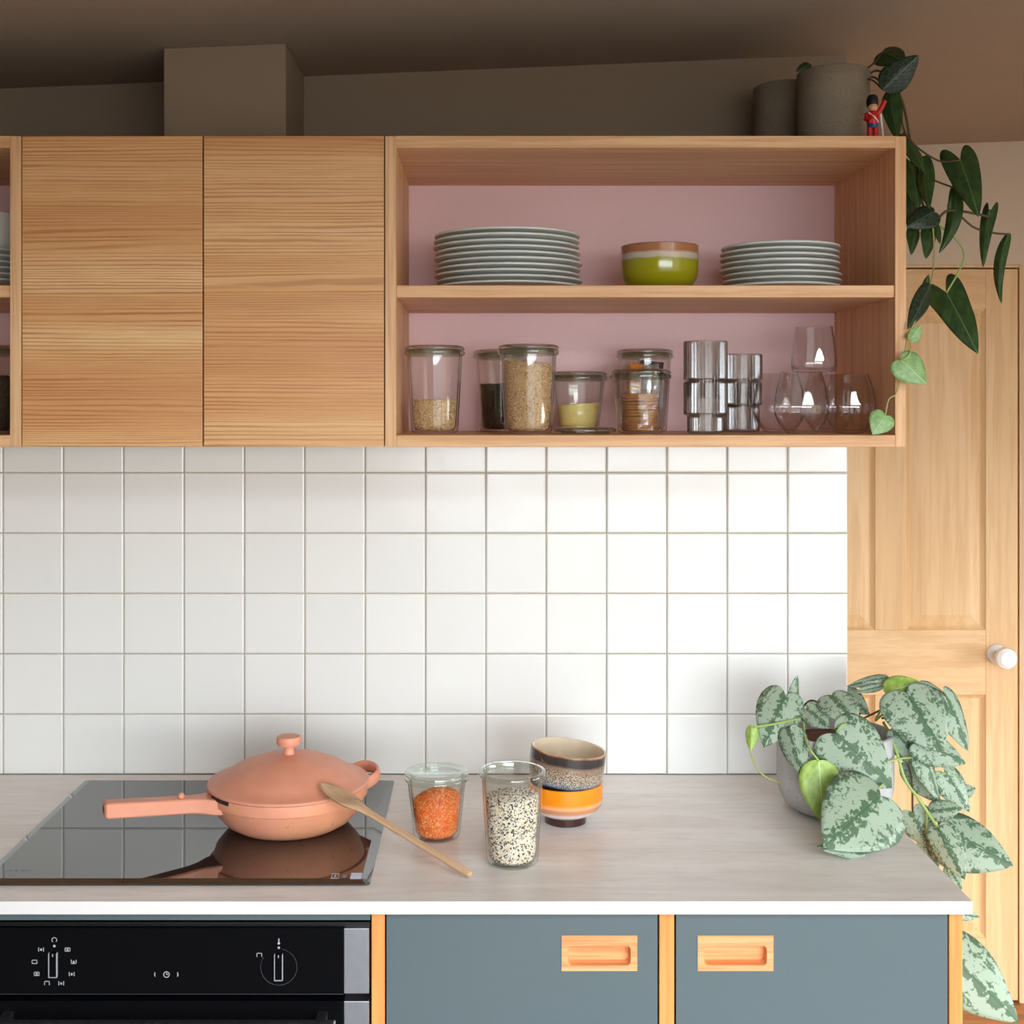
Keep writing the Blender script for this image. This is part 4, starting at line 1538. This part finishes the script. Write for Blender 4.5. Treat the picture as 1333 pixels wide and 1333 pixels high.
# --- satin pothos on the worktop
pl = thing('potted_plant', 'silver-spotted trailing plant in a grey concrete pot on worktop end', 'plant', (.628, -.205, WT + .0003))
potc = Vector((.628, -.205, WT + .0003))
MB().lathe(pot_profile(.1015, .140, .068, cor=.045), 64, potc).build('pot', 'concrete', pl, smooth=True, angle=50)
MB().lathe([(0, .118), (.0, .122), (.04, .125), (.07, .121), (.0925, .118)], 40, potc).build('soil', 'soil', pl, smooth=True)
SA = 'leaf_satin'
Lf = [  # base, tip, width px, material, normal, fold, curl, shape
    ((1088, 955, -.30), (1161, 1026, -.335), 88, SA, (-.25, -1, .55), .22, .18, HEART),
    ((1146, 1036, -.37), (1072, 1103, -.465), 110, SA, (.1, -1, .75), .15, .14, HEART),
    ((1128, 1112, -.435), (1063, 1102, -.452), 24, SA, (0, -.8, 1), .2, .1, LANCE),
    ((1066, 990, -.315), (1071, 1071, -.335), 54, 'leaf_lime', (-.1, -1, .2), .15, .10, LANCE),
    ((1022, 905, -.22), (994, 973, -.26), 60, SA, (-.3, -1, .25), .2, .15, HEART),
    ((1036, 926, -.20), (1038, 879, -.20), 25, SA, (.7, -1, .2), .7, .2, LANCE),
    ((1027, 951, -.27), (1047, 1012, -.315), 38, SA, (-.4, -1, .2), .5, .12, HEART),
    ((1050, 922, -.24), (1080, 948, -.28), 32, SA, (-.2, -1, .3), .2, .1, HEART),
    ((1083, 905, -.24), (1114, 944, -.30), 52, SA, (.1, -1, .35), .2, .2, HEART),
    ((979, 944, -.25), (977, 978, -.26), 17, 'leaf_lime', (-.4, -1, .2), .6, .1, LANCE),
    ((1157, 882, -.17), (1102, 894, -.16), 15, 'leaf_satin', (0, -1, .6), .5, .35, LANCE),
    ((1150, 893, -.18), (1112, 901, -.19), 11, 'leaf_satin', (0, -1, .2), .5, .15, LANCE),
    ((1152, 902, -.20), (1198, 888, -.21), 36, 'leaf_lime', (0, -1, .5), .25, .3, LANCE),
    ((1197, 890, -.17), (1234, 907, -.16), 18, SA, (0, -1, .9), .4, .35, LANCE),
    ((1180, 902, -.24), (1226, 980, -.30), 92, SA, (.15, -1, .45), .15, .2, HEART),
    ((1230, 905, -.20), (1260, 978, -.22), 50, SA, (.5, -1, .3), .35, .22, HEART),
    ((1162, 948, -.25), (1217, 1007, -.25), 44, SA, (-.3, -1, .1), .3, .15, LANCE),
    ((1197, 966, -.27), (1257, 994, -.27), 46, SA, (.2, -1, .3), .35, .2, HEART),
    ((1198, 970, -.26), (1222, 1042, -.26), 36, SA, (.6, -1, .1), .5, .15, LANCE),
    ((1188, 994, -.22), (1224, 1046, -.22), 44, SA, (.3, -1, -.2), .3, .12, HEART),
    ((1230, 1006, -.24), (1262, 1057, -.25), 42, SA, (.3, -1, .2), .3, .18, HEART),
    ((1252, 1032, -.20), (1270, 1026, -.20), 18, SA, (0, -1, .3), .3, .1, LANCE),
    ((1214, 1056, -.26), (1253, 1052, -.28), 28, SA, (0, -1, .5), .25, .3, HEART),
    ((1187, 1057, -.23), (1212, 1104, -.25), 46, SA, (-.3, -1, .2), .3, .1, HEART),
    ((1228, 1084, -.26), (1319, 1127, -.30), 78, SA, (.15, -1, .5), .3, .22, HEART),
    ((1222, 1080, -.28), (1256, 1145, -.33), 44, SA, (-.5, -1, .3), .35, .16, HEART),
    ((1203, 1098, -.24), (1222, 1130, -.25), 28, SA, (-.2, -1, .1), .3, .1, HEART),
    ((1236, 1130, -.24), (1252, 1158, -.26), 20, SA, (.2, -1, .1), .3, .1, HEART),
    ((1240, 1186, -.22), (1275, 1194, -.22), 20, SA, (0, -1, .4), .2, .15, HEART),
    ((1228, 1238, -.22), (1326, 1331, -.26), 90, SA, (.2, -1, .35), .2, .16, HEART),
    ((1105, 905, -.14), (1132, 930, -.13), 30, SA, (0, -1, .4), .3, .2, HEART),
]
for b, t_, w_, mt_, nn, fo, cu, sh in Lf:
    leaf(pl, b, t_, w_, mt_, nn, fo, cu, .02, sh)
for pts, r, mt_ in [
    ([(1064, 935, -.23), (1040, 936, -.24), (1010, 942, -.25), (979, 947, -.25)], .0022, 'stemgreen'),
    ([(977, 977, -.26), (984, 998, -.26), (998, 1012, -.255), (1016, 1019, -.25)], .0016, 'stempale'),
    ([(1046, 936, -.24), (1048, 960, -.28), (1054, 975, -.31), (1066, 991, -.315)], .0018, 'stemgreen'),
    ([(1110, 935, -.2), (1075, 920, -.21), (1055, 912, -.2), (1037, 926, -.20), (1022, 906, -.215)], .0018, 'stembrown'),
    ([(1120, 930, -.2), (1105, 915, -.2), (1085, 908, -.235)], .0017, 'stembrown'),
    ([(1125, 936, -.2), (1110, 940, -.27), (1096, 944, -.3), (1089, 953, -.30)], .0017, 'stemgreen'),
    ([(1140, 936, -.2), (1150, 918, -.2), (1155, 903, -.2), (1157, 883, -.17)], .0022, 'stemgreen'),
    ([(1140, 938, -.2), (1160, 920, -.22), (1180, 904, -.24)], .002, 'stemgreen'),
    ([(1118, 938, -.2), (1145, 925, -.19), (1185, 905, -.17), (1197, 890, -.17)], .002, 'stembrown'),
    ([(1148, 935, -.2), (1190, 930, -.19), (1215, 912, -.19), (1231, 906, -.2)], .002, 'stembrown'),
    ([(1150, 940, -.22), (1166, 975, -.26), (1178, 1015, -.27), (1196, 1040, -.26), (1222, 1079, -.27)], .0026, 'stemgreen'),
    ([(1150, 940, -.22), (1172, 975, -.24), (1186, 1010, -.24), (1188, 1057, -.23)], .0018, 'stembrown'),
    ([(1198, 985, -.26), (1170, 988, -.27), (1150, 994, -.29)], .0018, 'stemgreen'),
    ([(1160, 1000, -.26), (1156, 1012, -.3), (1144, 1026, -.355)], .0018, 'stemgreen'),
    ([(1222, 1079, -.27), (1232, 1120, -.25), (1238, 1160, -.23), (1236, 1210, -.22), (1229, 1240, -.22)], .0022, 'stemgreen'),
    ([(1196, 1042, -.26), (1206, 1060, -.25), (1204, 1098, -.24)], .0018, 'stemgreen'),
    ([(1188, 1000, -.24), (1210, 1010, -.24), (1231, 1007, -.24)], .0016, 'stemgreen'),
]:
    stem(pl, pts, r, mt_)

# --- trailing plant on top of the wall cabinet
up = thing('potted_plant', 'dark green trailing plant in warm concrete pot on top of the cabinet', 'plant', (.621, -.220, Z1 + .0003))
MB().lathe(pot_profile(.063, .142, .055, cor=.02), 56, (.621, -.220, Z1 + .0003)).build('pot', 'concrete_warm', up, smooth=True, angle=50)
MB().lathe([(0, .122), (.03, .126), (.054, .122)], 32, (.621, -.220, Z1 + .0003)).build('soil', 'soil', up, smooth=True)
o = MB().lathe(pot_profile(.063, .150, .055, cor=.02), 56).build('plant_pot', 'concrete_warm', None, smooth=True, angle=50)
o.location = (.572, -.088, Z1 + .0003)
tag(o, 'warm concrete plant pot standing behind the trailing plant on cabinet', 'pot')
DK, LM, PA, SK = 'leaf_dark', 'leaf_lime', 'leaf_pale', 'leaf_streak'
for b, t_, w_, mt_, nn, fo, cu, sh, sd_ in [
    ((1055, 84, -.22), (1036, 93, -.22), 14, DK, (0, -1, .3), .4, .5, LANCE, 0),
    ((1150, 67, -.24), (1178, 82, -.27), 40, DK, (0, -1, .2), .3, .2, HEART, 0),
    ((1150, 116, -.30), (1196, 72, -.32), 40, SK, (.2, -1, .1), .3, .15, LANCE, 0),
    ((1158, 118, -.27), (1168, 182, -.30), 26, DK, (-.3, -1, 0), .4, .1, LANCE, 0),
    ((1176, 176, -.24), (1203, 224, -.28), 28, DK, (.3, -1, .1), .4, .2, HEART, 0),
    ((1203, 203, -.24), (1210, 272, -.28), 24, DK, (-.6, -1, 0), .5, .1, LANCE, .1),
    ((1250, 208, -.26), (1274, 283, -.30), 46, DK, (-.2, -1, .1), .25, .15, ARROW, 0),
    ((1243, 242, -.25), (1222, 330, -.27), 20, DK, (-.3, -1, .1), .5, .1, LANCE, -.35),
    ((1184, 210, -.22), (1196, 274, -.26), 34, DK, (.2, -1, 0), .4, .15, HEART, 0),
    ((1216, 276, -.27), (1180, 296, -.28), 34, SK, (0, -1, .4), .4, .2, HEART, 0),
    ((1213, 292, -.25), (1205, 337, -.27), 24, DK, (.3, -1, 0), .4, .15, LANCE, 0),
    ((1192, 290, -.24), (1186, 332, -.26), 20, DK, (.3, -1, 0), .4, .15, LANCE, 0),
    ((1182, 240, -.21), (1190, 312, -.22), 30, DK, (.3, -1, 0), .4, .15, HEART, 0),
    ((1287, 280, -.26), (1280, 349, -.28), 19, DK, (-.5, -1, 0), .4, .12, ARROW, .08),
    ((1313, 304, -.26), (1304, 396, -.28), 15, DK, (-.4, -1, 0), .6, .1, LANCE, .30),
    ((1232, 381, -.28), (1273, 461, -.33), 52, DK, (-.15, -1, .2), .2, .12, ARROW, 0),
    ((1211, 370, -.32), (1181, 429, -.37), 25, SK, (.2, -1, .1), .4, .15, LANCE, 0),
    ((1204, 376, -.30), (1209, 357, -.30), 9, DK, (0, -1, .2), .4, .15, LANCE, 0),
    ((1186, 441, -.37), (1199, 424, -.37), 18, PA, (0, -1, .2), .2, .1, HEART, 0),
    ((1173, 469, -.395), (1206, 500, -.40), 43, PA, (-.1, -1, .25), .12, .15, HEART, 0),
    ((1152, 541, -.392), (1136, 566, -.395), 33, PA, (0, -1, .25), .12, .15, HEART, 0),
    ((1218, 290, -.26), (1224, 318, -.27), 10, DK, (0, -1, .2), .4, .1, LANCE, 0),
    ((1236, 273, -.26), (1238, 257, -.26), 7, DK, (0, -1, .2), .4, .1, LANCE, 0),
    ((1287, 284, -.26), (1289, 272, -.26), 8, DK, (0, -1, .2), .4, .1, LANCE, 0),
]:
    leaf(up, b, t_, w_, mt_, nn, fo, cu, .02, sh, sd_)
for pts, r, mt_ in [
    ([(1058, 118, -.22), (1057, 98, -.22), (1055, 84, -.22)], .0018, 'stembrown'),
    ([(1100, 120, -.22), (1122, 95, -.235), (1138, 82, -.24), (1150, 67, -.24)], .002, 'stembrown'),
    ([(1105, 120, -.22), (1130, 103, -.26), (1150, 117, -.30)], .0016, 'stembrown'),
    ([(1110, 118, -.22), (1135, 100, -.24), (1158, 119, -.26)], .0016, 'stembrown'),
    ([(1112, 118, -.22), (1142, 92, -.23), (1172, 125, -.23), (1186, 190, -.22), (1196, 250, -.22), (1214, 287, -.25), (1235, 274, -.26), (1274, 279, -.26), (1288, 283, -.26)], .0022, 'stembrown'),
    ([(1170, 124, -.23), (1180, 176, -.24), (1219, 208, -.25), (1250, 209, -.26)], .0017, 'stembrown'),
    ([(1196, 226, -.22), (1219, 236, -.24), (1243, 245, -.25)], .0017, 'stembrown'),
    ([(1249, 280, -.26), (1268, 296, -.26), (1292, 303, -.26), (1313, 305, -.26)], .0018, 'stembrown'),
    ([(1214, 287, -.25), (1244, 311, -.26), (1255, 332, -.27), (1246, 357, -.28), (1232, 381, -.28)], .0016, 'stemgreen'),
    ([(1188, 200, -.24), (1198, 225, -.24), (1206, 265, -.25)], .0016, 'stembrown'),
    ([(1214, 290, -.26), (1216, 330, -.27), (1211, 371, -.31), (1190, 420, -.36), (1181, 440, -.375), (1177, 462, -.39), (1173, 470, -.393)], .0014, 'stempale'),
    ([(1181, 438, -.38), (1186, 452, -.392), (1182, 464, -.395), (1174, 469, -.395)], .0013, 'stempale'),
    ([(1174, 470, -.392), (1171, 494, -.385), (1166, 513, -.372), (1157, 520, -.385), (1152, 541, -.392)], .0013, 'stempale'),
]:
    stem(up, pts, r, mt_)

# --- little toy figure on the cabinet edge
fx, fy, fz = .660, -.318, Z1 + .0003
toy = thing('toy_figure', 'small plastic toy soldier in red coat and black fur hat on cabinet', 'toy', (fx, fy, fz))
m = MB()
for s in (-1, 1):
    m.sweep([(fx + s * .0052, fy, fz), (fx + s * .0052, fy, fz + .003), (fx + s * .0050, fy, fz + .018), (fx + s * .0042, fy, fz + .026)], [(.0050, .0062), (.0046, .0056), (.0043, .0046), (.0050, .005)], 12)
m.build('legs', 'red', toy, smooth=True)
MB().lathe([(0, .022), (.0085, .022), (.0092, .0255), (.0092, .028), (0, .028)], 20, (fx, fy, fz)).build('belt', 'tblue', toy, smooth=True)
MB().lathe([(0, .027), (.0088, .027), (.0102, .034), (.0108, .042), (.0085, .049), (.0045, .0515), (0, .052)], 24, (fx, fy, fz)).build('coat', 'red', toy, smooth=True)
MB().sweep([(fx - .008, fy - .006, fz + .047), (fx, fy - .0112, fz + .039), (fx + .008, fy - .006, fz + .031)], (.0012, .0012), 8).build('sash', 'twhite', toy, smooth=True)
MB().ball((fx, fy - .001, fz + .0575), (.0082, .0082, .0080)).build('head', 'tskin', toy, smooth=True)
MB().lathe([(0, .058), (.0088, .0585), (.0100, .064), (.0098, .071), (.0075, .0768), (.004, .079), (0, .0795)], 24, (fx, fy + .0012, fz)).build('fur_hat', 'tblack', toy, smooth=True)
MB().ball((fx - .003, fy - .0086, fz + .058), .0009, 8, 6).ball((fx + .003, fy - .0086, fz + .058), .0009, 8, 6).build('eyes', 'tblack', toy, smooth=True)
MB().sweep([(fx + .008, fy, fz + .046), (fx + .014, fy - .002, fz + .055), (fx + .020, fy - .003, fz + .068)], [(.0044, .0044), (.0042, .0042), (.0036, .0036)], 12).build('arm', 'red', toy, smooth=True)
MB().sweep([(fx - .009, fy, fz + .046), (fx - .0125, fy - .003, fz + .037), (fx - .006, fy - .011, fz + .032)], [(.0044, .0044), (.0042, .0042), (.0036, .0036)], 12).build('arm', 'red', toy, smooth=True)
MB().sweep([(fx + .0125, fy - .004, fz + .045), (fx + .0165, fy - .006, fz)], (.0016, .0016), 8).build('staff', 'twhite', toy, smooth=True)
